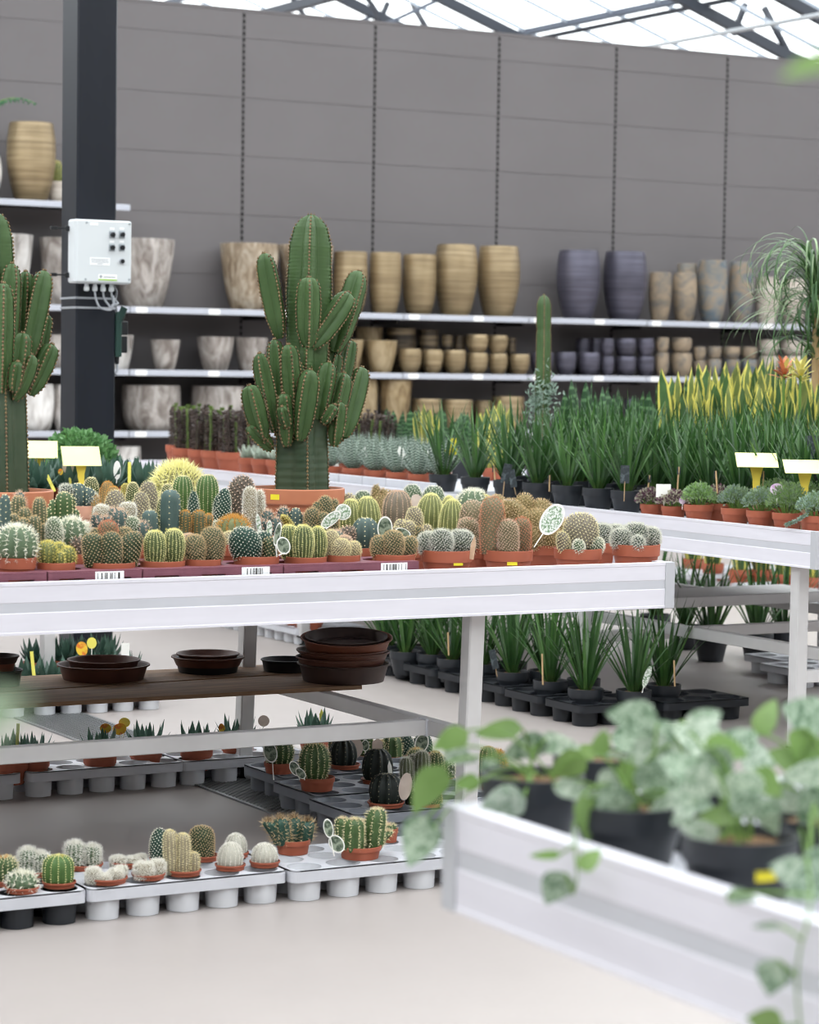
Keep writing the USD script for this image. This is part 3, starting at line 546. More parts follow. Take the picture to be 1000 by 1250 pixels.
# style: green, profile, ribs (0: tubercles in spirals), rib depth, areole spacing, spines each, length, spread, spine colour, width, top tuft
ST = {'star': ('star', 'flat', 13, .13, .011, 8, .015, .9, 'white', .0011, None), 'yel': ('yel', 'globe', 14, .12, .008, 7, .008, .9, 'yellow', .0007, None), 'dark': ('dark', 'col', 0, .05, .0075, 6, .0045, 1.2, 'tan', .0007, None),
      'ygl': ('ygl', 'globe', 18, .15, .0055, 6, .0055, 1., 'pyellow', .0007, 'yellow'), 'tan': ('tan', 'globe', 0, .05, .0065, 9, .006, 1.2, 'tan', .0007, None), 'spiral': ('spiral', 'globe', 0, .09, .0085, 5, .004, 1.2, 'white', .0008, 'wool'),
      'cone': ('spiral', 'egg', 0, .07, .007, 6, .004, 1.2, 'white', .0008, None), 'white': ('white', 'globe', 0, .05, .0055, 12, .0055, 1.3, 'cream', .0007, None), 'grey': ('grey', 'globe', 0, .05, .0065, 14, .009, 1.2, 'grey', .0006, None),
      'red': ('red', 'col', 0, .05, .0065, 9, .0065, 1.1, 'pink', .0007, 'red'), 'redc': ('red', 'col', 0, .05, .0065, 10, .0065, 1.1, 'rose', .0007, 'red'), 'crown': ('crown', 'globe', 0, .1, .007, 7, .007, 1.1, 'tan', .0008, None), 'blue': ('blue', 'finger', 6, .22, .016, 5, .006, 1., 'cream', .0008, None),
      'tancol': ('tan', 'finger', 11, .10, .0075, 7, .006, 1.1, 'tan', .0008, None), 'dots': ('dots', 'finger', 8, .10, .011, 9, .0045, 1.1, 'cream', .0010, None), 'wool': ('white', 'finger', 0, .03, .0042, 13, .0085, 1.6, 'wool', .0006, None),
      'orange': ('orange', 'flat', 13, .13, .009, 8, .016, .9, 'orange', .0010, None), 'ocol': ('tan', 'finger', 12, .10, .007, 7, .007, 1.1, 'orange', .0007, 'orange'), 'small': ('bball', 'globe', 9, .16, .010, 6, .011, .9, 'pink', .0007, None),
      'bball': ('bball', 'flat', 9, .20, .014, 3, .004, 1.2, 'cream', .0011, None), 'net': ('star', 'globe', 0, .05, .006, 12, .0065, 1.3, 'white', .0007, None), 'golden': ('gold', 'flat', 26, .12, .010, 11, .03, .8, 'pyellow', .0022, None),
      'cyl': ('cyl', 'col', 0, .10, .009, 6, .006, 1.2, 'pink', .0008, None), 'pale': ('pale', 'globe', 15, .12, .007, 8, .006, 1.2, 'pink', .0008, None), 'ylw': ('yel', 'egg', 18, .08, .006, 6, .006, 1.1, 'pyellow', .0007, 'pyellow'),
      'darkstar': ('darkstar', 'flat', 10, .24, .015, 3, .0018, 1.3, 'cream', .0009, None), 'hairy': ('tan', 'finger', 12, .08, .006, 12, .007, 1.2, 'grey', .0005, None), 'oldman': ('star', 'finger', 14, .08, .006, 14, .014, 1.6, 'wool', .0005, 'wool'),
      'cream': ('white', 'finger', 14, .08, .006, 9, .006, 1.2, 'cream', .0006, None), 'creamegg': ('pearl', 'egg', 16, .05, .0045, 12, .005, 1.3, 'wool', .0006, None), 'gribs': ('bright', 'col', 13, .13, .006, 5, .004, 1.2, 'pyellow', .0009, 'yellow'), 'cereus': ('dots', 'finger', 8, .16, .008, 7, .010, 1., 'cream', .0007, 'pink'),
      'cereusb': ('spiral', 'finger', 8, .16, .010, 6, .017, .8, 'tan', .0006, 'dkb'), 'obarrel': ('dots', 'globe', 14, .13, .008, 6, .009, 1.1, 'cream', .0007, 'orange'), 'brown': ('dark', 'col', 0, .06, .0055, 7, .005, 1.2, 'tan', .0007, None), 'backb': ('ygl', 'globe', 18, .1, .007, 5, .0045, 1.2, 'cream', .0009, None),
      'backo': ('crown', 'globe', 16, .1, .007, 5, .005, 1.2, 'orange', .0009, None), 'wball': ('ball', 'globe', 0, .06, .0068, 9, .0055, 1.3, 'cream', .0008, None), 'greencol': ('bright', 'club', 16, .1, .007, 6, .0045, 1.2, 'cream', .0009, None), 'mustard': ('ym', 'finger', 16, .06, .006, 7, .005, 1.2, 'yellow', .0006, None)}
BIGPAD = ('dots', 'tancol', 'bball')
def needles(P, N, n, L, spread, w, up=0.0):
    """thin pointed needles: n from each point P along its normal N"""
    m = len(P); P = np.repeat(P, n, 0); N = np.repeat(N, n, 0); k = len(P)
    d = N + spread * rng.normal(size=(k, 3)) * .62; d[:, 2] += up; d /= np.linalg.norm(d, axis=1, keepdims=True)
    L = L * rng.uniform(.6, 1.15, k)[:, None]; s = np.cross(d, rng.normal(size=(k, 3))); s /= np.maximum(np.linalg.norm(s, axis=1, keepdims=True), 1e-9)
    V = np.stack([P - s * w / 2, P + s * w / 2, P + d * L], 1).reshape(-1, 3)
    return V, np.arange(3 * k).reshape(-1, 3)
def head(t, style, base, r, h, lean=(0, 0), name='stem', dens=1.0, scale=1.0):
    g, prof, ribs, dp, sp, nsp, L, spread, sc, w, tuft = ST[style]
    if ribs and r < .02: ribs = max(7, int(ribs * max(.6, r / .02)))
    nz = 14 if h / r < 4 else 20; nt = min(72, max(24, ribs * 4)) if ribs else 24
    if ribs: nt = ribs * max(3, round(nt / ribs))
    q = resample(PROF[prof], nz); th = np.arange(nt) * 2 * math.pi / nt
    def pos(rr, zz, a, k):
        x = r * rr * k * np.cos(a); y = r * rr * k * np.sin(a); z = h * zz + np.zeros_like(x)
        return np.stack([base[0] + x + lean[0] * (z / h) ** 1.5 * h, base[1] + y + lean[1] * (z / h) ** 1.5 * h, base[2] + z], -1)
    V = []
    for rr, zz in q:
        k = 1 - dp * (1 - np.abs(np.cos(ribs * th / 2)) ** .8) if ribs else np.ones(nt) * (1 - dp)
        V.append(pos(rr, zz, th, k))
    V = np.vstack(V); Fs = []
    for i in range(nz - 1):
        for j in range(nt):
            l = (j + 1) % nt; A, B = i * nt, (i + 1) * nt
            Fs += [(A + j, A + l, B + l), (A + j, B + l, B + j)]
    Fs = np.array(Fs)
    # areoles along the ribs, or in spirals
    fine = resample(PROF[prof], 200); arc = np.r_[0, np.cumsum(np.hypot(np.diff(fine[:, 0]) * r, np.diff(fine[:, 1]) * h))]; tot = arc[-1]
    sp = sp * scale / dens
    A, S = [], []
    if ribs:
        for k in range(ribs):
            s = np.arange(tot * .06 + (k % 2) * sp / 2, tot * .985, sp); S.append(s); A.append(np.full(len(s), 2 * math.pi * k / ribs))
    else:
        area = 0.75 * 2 * math.pi * r * tot; n = int(min(420, max(12, area / (sp * sp)))); w_ = np.cumsum(np.maximum(np.interp(np.linspace(0, tot, 200), arc, fine[:, 0]), .05)); w_ /= w_[-1]
        S.append(np.interp((np.arange(n) + .5) / n, w_, np.linspace(0, tot, 200))); A.append(np.arange(n) * 2.39996)
    A, S = np.concatenate(A), np.concatenate(S); rr, zz = np.interp(S, arc, fine[:, 0]), np.interp(S, arc, fine[:, 1])
    dr, dz = np.interp(S + tot * .01, arc, fine[:, 0]) - np.interp(S - tot * .01, arc, fine[:, 0]), np.interp(S + tot * .01, arc, fine[:, 1]) - np.interp(S - tot * .01, arc, fine[:, 1])
    nr, nzz = dz * h, -dr * r; ln = np.maximum(np.hypot(nr, nzz), 1e-9); N = np.stack([nr / ln * np.cos(A), nr / ln * np.sin(A), nzz / ln], 1)
    Q = pos(rr, zz, A, 1.0 if ribs else 1 - dp)
    if not ribs and dp >= .045:                                          # tubercles
        e = np.cross(N, (0, 0, 1.0)) + 1e-6; e /= np.linalg.norm(e, axis=1, keepdims=True); f2 = np.cross(N, e); b = sp * .55; o = len(V)
        T_ = np.stack([Q + e * b, Q + f2 * b, Q - e * b, Q - f2 * b, Q + N * (r * dp * 1.3 + sp * .3)], 1).reshape(-1, 3)
        k = 5 * np.arange(len(Q))[:, None, None] + np.array([[0, 1, 4], [1, 2, 4], [2, 3, 4], [3, 0, 4]])
        V, Fs = np.vstack([V, T_]), np.vstack([Fs, k.reshape(-1, 3) + o]); Q = Q + N * (r * dp * 1.3 + sp * .25)
    st = part(t, name, (V, Fs), G[g])
    nsp = max(3, int(nsp * (1 if len(Q) * nsp < 2600 else 2600 / (len(Q) * nsp))))
    e = np.cross(N, (0, 0, 1.0)) + 1e-6; e /= np.linalg.norm(e, axis=1, keepdims=True); f2 = np.cross(N, e); b = min(.0021, sp * .24) * (1.2 if style in BIGPAD else .6 if style in ('star', 'spiral', 'net', 'yel', 'darkstar', 'cereusb', 'cereus') else 1)
    pads = np.stack([Q + e * b, Q + f2 * b, Q - e * b, Q - f2 * b, Q + N * b * .8], 1).reshape(-1, 3)
    k = 5 * np.arange(len(Q))[:, None, None] + np.array([[0, 1, 4], [1, 2, 4], [2, 3, 4], [3, 0, 4]])
    part(st, 'spines', join([needles(Q, N, nsp, L * scale * 1.1, spread, w * 2.1, .15), (pads - np.repeat(N * b * .1, 5, 0), k.reshape(-1, 3))]), SP[sc], smooth=False, kind='stuff')
    if tuft:
        c = pos(np.array([0.]), np.array([.97]), np.array([0.]), 1.0); k = 10
        P = c + np.c_[rng.normal(size=(k, 2)) * r * .22, np.zeros(k)]; N2 = np.tile([0, 0, 1.0], (k, 1))
        part(st, 'crown_tuft', needles(P, N2, 12, max(L, .007) * scale * 1.2, .9, .0010, .3), SP[tuft], smooth=False, kind='stuff')
    return st
def pot(t, r, z0, z1, mt='terracotta', loc=(0, 0), soil='soil', lip=True, n=28):
    h = z1 - z0; rb = r * (.72 if h > .06 else .85); c = min(.35 * h, .035)
    pr = [(0, z0), (rb, z0), (rb, z0), (r * .93, z1 - c), (r * .93, z1 - c), (r * .985, z1 - c), (r * .985, z1 - c), (r, z1 - .001), (r * .985, z1), (r * .93, z1), (r * .9, z1 - .012), (r * .9, z1 - .014)]
    p = part(t, 'pot', move(lathe(pr, n), (*loc, 0)), M[mt])
    ps = [(r * .905, z1 - .016), (r * .6, z1 - .009), (r * .3, z1 - .006), (0, z1 - .005)]
    part(t, 'soil', move(lathe(ps, 18), (*loc, 0)), M[soil])
    return p
def sticker(t, r, z, ang, w=.03, h=.018):
    v, f = lathe([(r + .0006, z - h / 2), (r + .0006, z + h / 2)], 200); a = np.radians(ang); da = w / r / 2
    th = np.linspace(a - da, a + da, 8); rr = r + .0008
    V = np.array([(rr * math.cos(x), rr * math.sin(x), z + d) for x in th for d in (-h / 2, h / 2)]); Fs = []
    for i in range(7): Fs += [(2 * i, 2 * i + 2, 2 * i + 3), (2 * i, 2 * i + 3, 2 * i + 1)]
    part(t, 'price_sticker', (V, np.array(Fs)), M['sticker'])
# a potted cactus told by its place in the picture, on the row at Y: pot (x0, x1, y of rim), heads (x, y top, width, style, depth within pot)
def pxcactus(label, Y, potpx, heads, zf, group=None, name='potted_cactus', cat='cactus', pm='terracotta', zr=None, stick=False, soil='soil', y_base=None, tall=True, dens=1.0):
    x0, x1, yr = potpx; cx = (x0 + x1) / 2
    c = atY(cx, yr, Y) if zr is None else np.array([xat(cx, Y, zr), Y, zr]); D = dep(c); r = (x1 - x0) / 2 * D / F
    z1 = c[2]; loc = np.array([xat(cx, Y, z1 - .03), Y, zf]); t = thing(name, label, cat, loc, group=group)
    pot(t, r, 0, z1 - zf, pm, soil=soil)
    if stick: sticker(t, r * .965, z1 - zf - .031, stick)
    zs = z1 - zf - .012
    for k, hd in enumerate(heads):
        hx, hy, hw, sty = hd[:4]; dy = hd[4] if len(hd) > 4 else 0.0; ln = hd[5] if len(hd) > 5 else 0.0
        p = atY(hx, hy, Y + dy * r); Dh = dep(p); rr = hw / 2 * Dh / F; hh = max(p[2] - (zf + zs), rr * .9)
        X = xat(hx, Y + dy * r, (p[2] + zf + zs) / 2) - loc[0]
        base = np.array([X - ln * hh, dy * r, zs]); lim = r * .88
        d = math.hypot(base[0], base[1]); L_ = 0.
        if d > max(lim - rr * .3, 0.01): s = max(lim - rr * .3, 0.01) / d; L_ = (base[0] - base[0] * s) / hh; base[:2] *= s
        head(t, sty, base, rr, hh, lean=(L_ + ln, 0), dens=dens)
    return t
# ---------------------------------------------------------------- cacti on the white bench
ZB, ZT_ = 0.791, 0.813         # bench surface; floor of the plum carry trays
gC = 'cacti on the white cactus bench'
def B(label, Y, p, heads, **k):
    k.setdefault('zf', ZT_ if Y < 6.3 and p[1] < 512 else ZB); k.setdefault('group', gC)
    return pxcactus(label, Y, p, heads, **k)
YF = 6.055
B('round green cactus with long white star spines, first pot behind the picture edge', YF, (-2, 44, 680), [(20, 643, 50, 'star')])
B('low cactus of small yellow-spined balls in a shallow pot, beside the star-spined one', YF, (45, 92, 686), [(58, 661, 24, 'yel'), (72, 663, 18, 'yel', .5), (83, 668, 19, 'yel'), (73, 674, 11, 'yel', -.5)])
B('triple dark green stubby cactus behind the white tray label', YF, (108, 165, 686), [(113, 653, 28, 'dark', .1, -.1), (136, 651, 25, 'dark', -.35), (163, 651, 27, 'dark', .1, .12)])
B('twin bright green barrel cactus with yellow crowns in a front-edge pot', YF, (171, 226, 684), [(189, 648, 27, 'ygl'), (212, 646, 27, 'ygl')])
B('pair of tan-spined olive ball cacti, one taller, in a front-edge pot', YF, (225, 270, 682), [(238, 654, 25, 'tan'), (259, 645, 30, 'tan', .2)])
B('deep green spiral-studded cactus with white woolly crown', YF, (285, 341, 678), [(297, 646, 38, 'spiral', 0, -.1), (322, 650, 24, 'spiral', .3), (330, 657, 18, 'dark', -.3)])
B('ribbed yellow-green double barrel cactus behind the round plant tag', YF, (347, 399, 679), [(352, 641, 26, 'ygl', .3), (370, 641, 27, 'ygl', -.3), (388, 643, 22, 'ygl')])
B('small cactus of cream-white balls with a pinkish crown', YF, (397, 440, 677), [(404, 648, 20, 'white', .2), (416, 659, 23, 'white', -.3), (421, 654, 20, 'pale', .4), (432, 662, 16, 'white', -.2)])
B('three brown-netted ball cacti above the barcode label', YF, (454, 507, 676), [(463, 655, 20, 'tan', .1), (480, 649, 26, 'tan', -.2), (501, 656, 18, 'tan')])
B('feathery grey cactus clump in a pot with a wooden stick label', YF, (513, 577, 671), [(522, 651, 22, 'grey', .2), (539, 648, 28, 'grey', -.3), (562, 649, 32, 'grey', -.1)], stick=-92)
B('group of upright reddish-brown cactus stems in a pot with yellow price sticker', YF + .02, (590, 651, 671), [(601, 608, 28, 'redc', .2), (620, 636, 25, 'red', -.4), (637, 633, 21, 'redc', .1)], stick=-112)
B('large white netted ball cactus with small offsets at its foot', YF + .01, (676, 735, 669), [(709, 628, 42, 'wball', .1), (686, 650, 15, 'wball', -.2), (707, 660, 13, 'net', -.75), (728, 657, 18, 'net', -.4)])
B('white-haired grey cactus clump in the last pot before the bench corner', YF, (747, 806, 664), [(759, 647, 26, 'grey', .1), (776, 640, 32, 'grey', .1), (794, 645, 24, 'grey', -.1), (779, 655, 14, 'grey', -.7)])
B('half-hidden grey cactus between the white ball and the corner pot', 6.24, (722, 762, 662), [(735, 641, 26, 'grey'), (752, 642, 24, 'grey')])
B('broad golden-brown crested cactus rising behind the red-brown stems', 6.28, (632, 692, 664), [(x, y, w, 'crown', d) for x, y, w, d in [(620, 611, 30, .2), (640, 604, 26, .5), (660, 611, 30, .2), (633, 622, 34, -.2), (655, 624, 36, -.3), (676, 628, 30, -.1), (645, 640, 34, -.5), (668, 644, 34, -.5), (684, 640, 22, .1), (607, 618, 26, .4)]])
B('red-topped spiny cactus close behind the red-brown stems', 6.22, (556, 606, 668), [(577, 613, 30, 'red', .1), (590, 622, 26, 'redc', -.2), (572, 634, 26, 'red', -.5)])
# second line
B('blue-green ribbed single column at the picture edge', 6.2, (-14, 20, 672), [(6, 604, 15, 'blue')])
B('bunch of tan-dotted slim columns behind the star-spined ball', 6.22, (12, 64, 672), [(16, 628, 16, 'tancol'), (30, 620, 16, 'tancol', .3), (28, 633, 17, 'tancol', -.3), (42, 630, 16, 'tancol', -.5), (48, 608, 17, 'tancol', .3), (52, 640, 14, 'tancol', -.3)])
B('leafy green cactus dotted with cream tufts, several flat stems', 6.42, (58, 100, 655), [(66, 610, 14, 'dots'), (78, 601, 22, 'dots', -.2), (92, 622, 11, 'dots'), (61, 620, 12, 'dots'), (86, 604, 12, 'dots', .4)])
B('small purple-white netted ball between two white-spined cacti', 6.18, (55, 82, 668), [(66, 633, 20, 'net')])
B('round cactus bristling with cream-white spines behind the yellow-spined one', 6.24, (66, 110, 668), [(88, 634, 38, 'star'), (102, 640, 18, 'star', .4)])
B('small brown ball half hidden by the triple dark cactus', 6.2, (86, 112, 676), [(96, 657, 20, 'cyl')])
B('brownish ball poking up behind the triple dark cactus', 6.22, (112, 154, 672), [(132, 637, 22, 'redc'), (152, 645, 22, 'tan', .2), (118, 646, 18, 'tan', .3)])
B('pinkish hairy ball cactus in the second line, beside the blue-green columns', 6.34, (138, 186, 662), [(146, 622, 24, 'small', .1), (160, 632, 24, 'net', -.2), (172, 637, 24, 'small', -.3), (128, 630, 20, 'small', .2)])
B('pure white woolly balls behind the pinkish hairy cactus', 6.5, (112, 164, 650), [(124, 617, 20, 'wool'), (156, 614, 22, 'wool', .2), (140, 620, 26, 'small', -.2), (118, 628, 18, 'small', -.4)])
B('smooth blue-green cactus with one tall ribbed column and a short one', 6.36, (174, 224, 660), [(183, 623, 22, 'blue', -.1), (208, 598, 27, 'blue', .1)])
B('orange-crowned dark-studded twin stems beside the blue column', 6.34, (218, 258, 662), [(226, 624, 15, 'ocol'), (243, 624, 17, 'ocol', -.2), (254, 628, 12, 'ocol', .3)])
B('small reddish ball behind the tan-spined pair', 6.2, (214, 250, 668), [(230, 652, 22, 'pale')])
B('low lime-green barrel with long orange spines', 6.36, (262, 314, 658), [(285, 632, 40, 'orange')])
B('white woolly twin finger cactus in front of the big clay bowl', 6.5, (292, 328, 650), [(305, 595, 17, 'wool'), (317, 599, 12, 'wool', .2)])
B('pale pink and white small ball behind the spiral-studded cactus', 6.2, (270, 306, 664), [(282, 650, 22, 'white')])
B('mustard-yellow leaning finger cactus above the double barrel', 6.3, (336, 368, 660), [(346, 629, 12, 'mustard', 0, -.5)])
B('cluster of grey star-like little balls with thin pinkish spines', 6.46, (318, 376, 652), [(327, 623, 18, 'small'), (346, 619, 18, 'small', .2), (336, 632, 16, 'small', -.3), (323, 636, 14, 'small', -.4), (361, 620, 18, 'bball', -.1), (370, 628, 12, 'small', -.2)])
B('heap of five dark netted balls next to the white plant tag', 6.42, (372, 414, 656), [(397, 606, 20, 'tan', .3), (407, 609, 14, 'tan', .4), (381, 621, 20, 'tan'), (394, 626, 16, 'tan', -.4), (387, 613, 14, 'tan', .3), (406, 622, 14, 'tan', -.1)])
B('yellow-crowned round cactus pair behind the blue-grey ribbed ball', 6.5, (414, 466, 648), [(428, 610, 28, 'ylw', .1), (448, 607, 34, 'ylw', -.1)])
B('fat blue-grey ribbed ball with pale dots in its own pot', 6.26, (426, 464, 668), [(446, 632, 36, 'bball')])
B('pale brown ribbed ball with a bare green side', 6.5, (468, 505, 648), [(485, 599, 36, 'pale')])
B('small pale ball standing against the pale brown ribbed one', 6.4, (494, 520, 652), [(506, 620, 20, 'wball'), (498, 634, 12, 'wball', -.3)])
B('low clump of tiny white balls between the tag ring and the grey clump', 6.24, (482, 530, 666), [(489, 635, 15, 'wball', .3), (499, 637, 18, 'wball'), (511, 643, 14, 'tan', -.2), (521, 641, 13, 'wball'), (484, 644, 13, 'wball', -.2)])
B('tall yellow-green ribbed barrel, the rear of two', 6.5, (508, 544, 648), [(526, 603, 34, 'ylw', 0, .06)])
B('smaller yellow-green ribbed barrel in front of its twin', 6.38, (536, 570, 656), [(552, 610, 32, 'ylw')])
B('brown cactus peeping under the yellow-crowned pair', 6.24, (398, 430, 668), [(410, 648, 24, 'small'), (424, 644, 20, 'cyl', .4)])
B('tiny green succulent inside the ring of a plant tag', 6.16, (460, 484, 668), [(470, 644, 14, 'dots')])
# back lines
B('giant golden barrel cactus with dense pale yellow spines', 7.2, (188, 246, 640), [(217, 570, 64, 'golden')], zr=.90)
B('green-ribbed ball in the far line right under the yellow price sign', 6.95, (102, 122, 640), [(111, 582, 23, 'backb')], zr=.87)
B('rust-coloured ribbed ball in the far line, half hidden', 6.9, (120, 142, 640), [(131, 587, 22, 'backo')], zr=.87)
B('rust-green ball in front of the rust-coloured far-line one', 6.8, (128, 150, 640), [(138, 593, 22, 'backo')], zr=.87)
B('cream-netted ball in the middle of the far lines', 6.65, (128, 156, 640), [(141, 599, 27, 'wball')], zr=.87)
B('brown ball beside the pale clay pot', 6.6, (104, 128, 640), [(115, 604, 20, 'backo')], zr=.87)
B('yellow-green ball in the far line beside the golden barrel', 6.95, (154, 172, 640), [(162, 588, 19, 'backb')], zr=.87)
B('pale cream-spined ball in the far line below the golden barrel', 6.85, (170, 194, 640), [(181, 588, 24, 'wball')], zr=.87)
B('small round cream ball in front of the pale cream-spined one', 6.7, (160, 184, 640), [(172, 601, 21, 'wball')], zr=.87)
B('greenish ball directly under the golden barrel', 6.98, (194, 214, 640), [(204, 590, 19, 'backb')], zr=.87)
B('grey-green ball on a pale foot in front of the golden barrel', 6.85, (212, 238, 640), [(223, 581, 26, 'greencol')], zr=.87)
B('club-shaped bright green cactus with a pale foot beside the golden barrel', 6.72, (241, 266, 640), [(253, 580, 28, 'greencol')], zr=.87)
B('small dark cone-shaped spiral cactus between the club and the grey-green ball', 6.62, (228, 250, 640), [(236, 600, 14, 'cone')], zr=.87)
B('dark cone cactus with white dots next to the brown pineapple-like one', 6.65, (262, 292, 640), [(274, 597, 22, 'cone', 0, .15), (266, 606, 14, 'cone')], zr=.87)
B('brown pineapple-patterned column leaning beside the clay bowl', 6.75, (282, 314, 640), [(296, 583, 34, 'cyl', 0, .1)], zr=.87)
B('yellow tiny ball showing between far-line balls', 7.1, (146, 160, 640), [(153, 591, 12, 'mustard')], zr=.87)
B('pink-haired small cactus on the bench edge before the big clay bowl', 6.5, (10, 40, 652), [(22, 606, 18, 'tancol')])
B('spiny white-haired tuft cactus touching the clay pot', 6.6, (16, 34, 645), [(24, 600, 16, 'small')])
B('netted white ball in the far line below the striped haworthias', 7.15, (489, 515, 630), [(503, 592, 26, 'net')], zr=.87)
B('wider netted white ball in the far line, second of two', 7.1, (516, 544, 630), [(529, 594, 30, 'net')], zr=.87)
B('cream bristly mound beside the black plant pots', 6.95, (553, 600, 636), [(577, 599, 44, 'star'), (590, 604, 24, 'yel', -.3)], zr=.87)
B('little dark brown knobbly cactus behind the yellow-crowned pair', 6.9, (454, 482, 640), [(459, 592, 12, 'crown'), (468, 597, 13, 'crown', -.2), (476, 599, 13, 'crown', .1), (464, 604, 14, 'crown', -.5)], zr=.87)
B('white netted ball beside the clay bowl in the far line', 7.0, (430, 455, 640), [(443, 600, 26, 'net')], zr=.87)
B('striped ball right beside the clay bowl edge', 6.9, (418, 436, 640), [(426, 603, 18, 'wball')], zr=.87)
for i, (x, y, Y, w, s) in enumerate([(30, 622, 6.75, 24, 'tan'), (268, 636, 6.6, 20, 'net'), (420, 622, 6.65, 20, 'tan'), (508, 612, 6.8, 22, 'wball'), (548, 606, 6.75, 24, 'ylw'), (606, 606, 6.7, 26, 'crown'), (668, 618, 6.5, 26, 'crown'), (200, 606, 6.75, 20, 'backb'), (100, 612, 6.75, 18, 'backo')]):
    B(f'{ORD[i]} of the nearly hidden cacti filling gaps between the far lines', Y, (x - w * .5, x + w * .5, 650), [(x, y, w, s)], zr=.87)
# a pale clay pot with a flat grey succulent
B('grey-green flat-topped cactus in a pale clay pot', 6.62, (86, 118, 617), [(80, 593, 22, 'grey', .3, -.3), (95, 590, 26, 'bball', .1), (107, 595, 22, 'bball', -.2), (112, 602, 14, 'grey', -.4)], pm='terrapale')

# ---------------------------------------------------------------- plum carry trays along the front edge
M['plum'] = mat('tray_plum', '#7b4a56', '#71434f', 20, .5); M['barcode'] = mat('barcode_print', '#55524f', rough=.7)
def plum_tray(x0, x1, label, lab=None):
    a, b = xat(x0, 5.97, .85), xat(x1, 5.97, .85); t = thing('carry_tray', label, 'plant tray', (a, 5.965, .791), group='plum trays on the cactus bench')
    w, d = b - a - .004, .34; cols = max(2, round(w / .135)); pl = sbox(0, 0, w, d)
    for i in range(cols):
        for j in range(2): pl = pl.difference(Point((i + .5) * w / cols, .085 + j * .16).buffer(.056, 12))
    part(t, 'deck', extrude(pl, .067, .071), M['plum'], smooth=False)
    fr = sbox(0, 0, w, .0665)
    for i in range(cols): fr = fr.difference(sbox((i + .5) * w / cols - .035, .006, (i + .5) * w / cols + .035, .052))
    part(t, 'front_wall', slab(fr, (0, .004, 0), (1, 0, 0), (0, 0, 1), .004), M['plum'], smooth=False)
    part(t, 'side_wall', bx(0, .004, .004, d, 0, .0665), M['plum'], smooth=False); part(t, 'side_wall', bx(w - .004, w, .004, d, 0, .0665), M['plum'], smooth=False)
    part(t, 'back_wall', bx(0, w, d - .004, d, 0, .0665), M['plum'], smooth=False); part(t, 'base', bx(.004, w - .004, .004, d - .004, 0, .02), M['plum'], smooth=False)
    if lab:
        la, lb = xat(lab[0], 5.96, .83) - a, xat(lab[1], 5.96, .83) - a
        part(t, 'label', bx(la, lb, -.0012, .0, .045, .068), M['paper'], smooth=False)
        k = np.random.default_rng(int(lab[0])); xs = np.sort(k.uniform(la + .006, lb - .006, 16))
        part(t, 'barcode', join([bx(x, x + .0016, -.0018, -.001, .048, .065) for x in xs]), M['barcode'], smooth=False, kind='stuff')
plum_tray(-70, 58, 'plum plastic carry tray at the picture edge'); plum_tray(58, 174, 'plum plastic carry tray with a white label below the triple dark cactus', (117, 152))
plum_tray(174, 346, 'plum plastic carry tray with a barcode label below the spiral-studded cactus', (296, 330)); plum_tray(346, 512, 'plum plastic carry tray with a barcode label below the three brown balls', (466, 498))
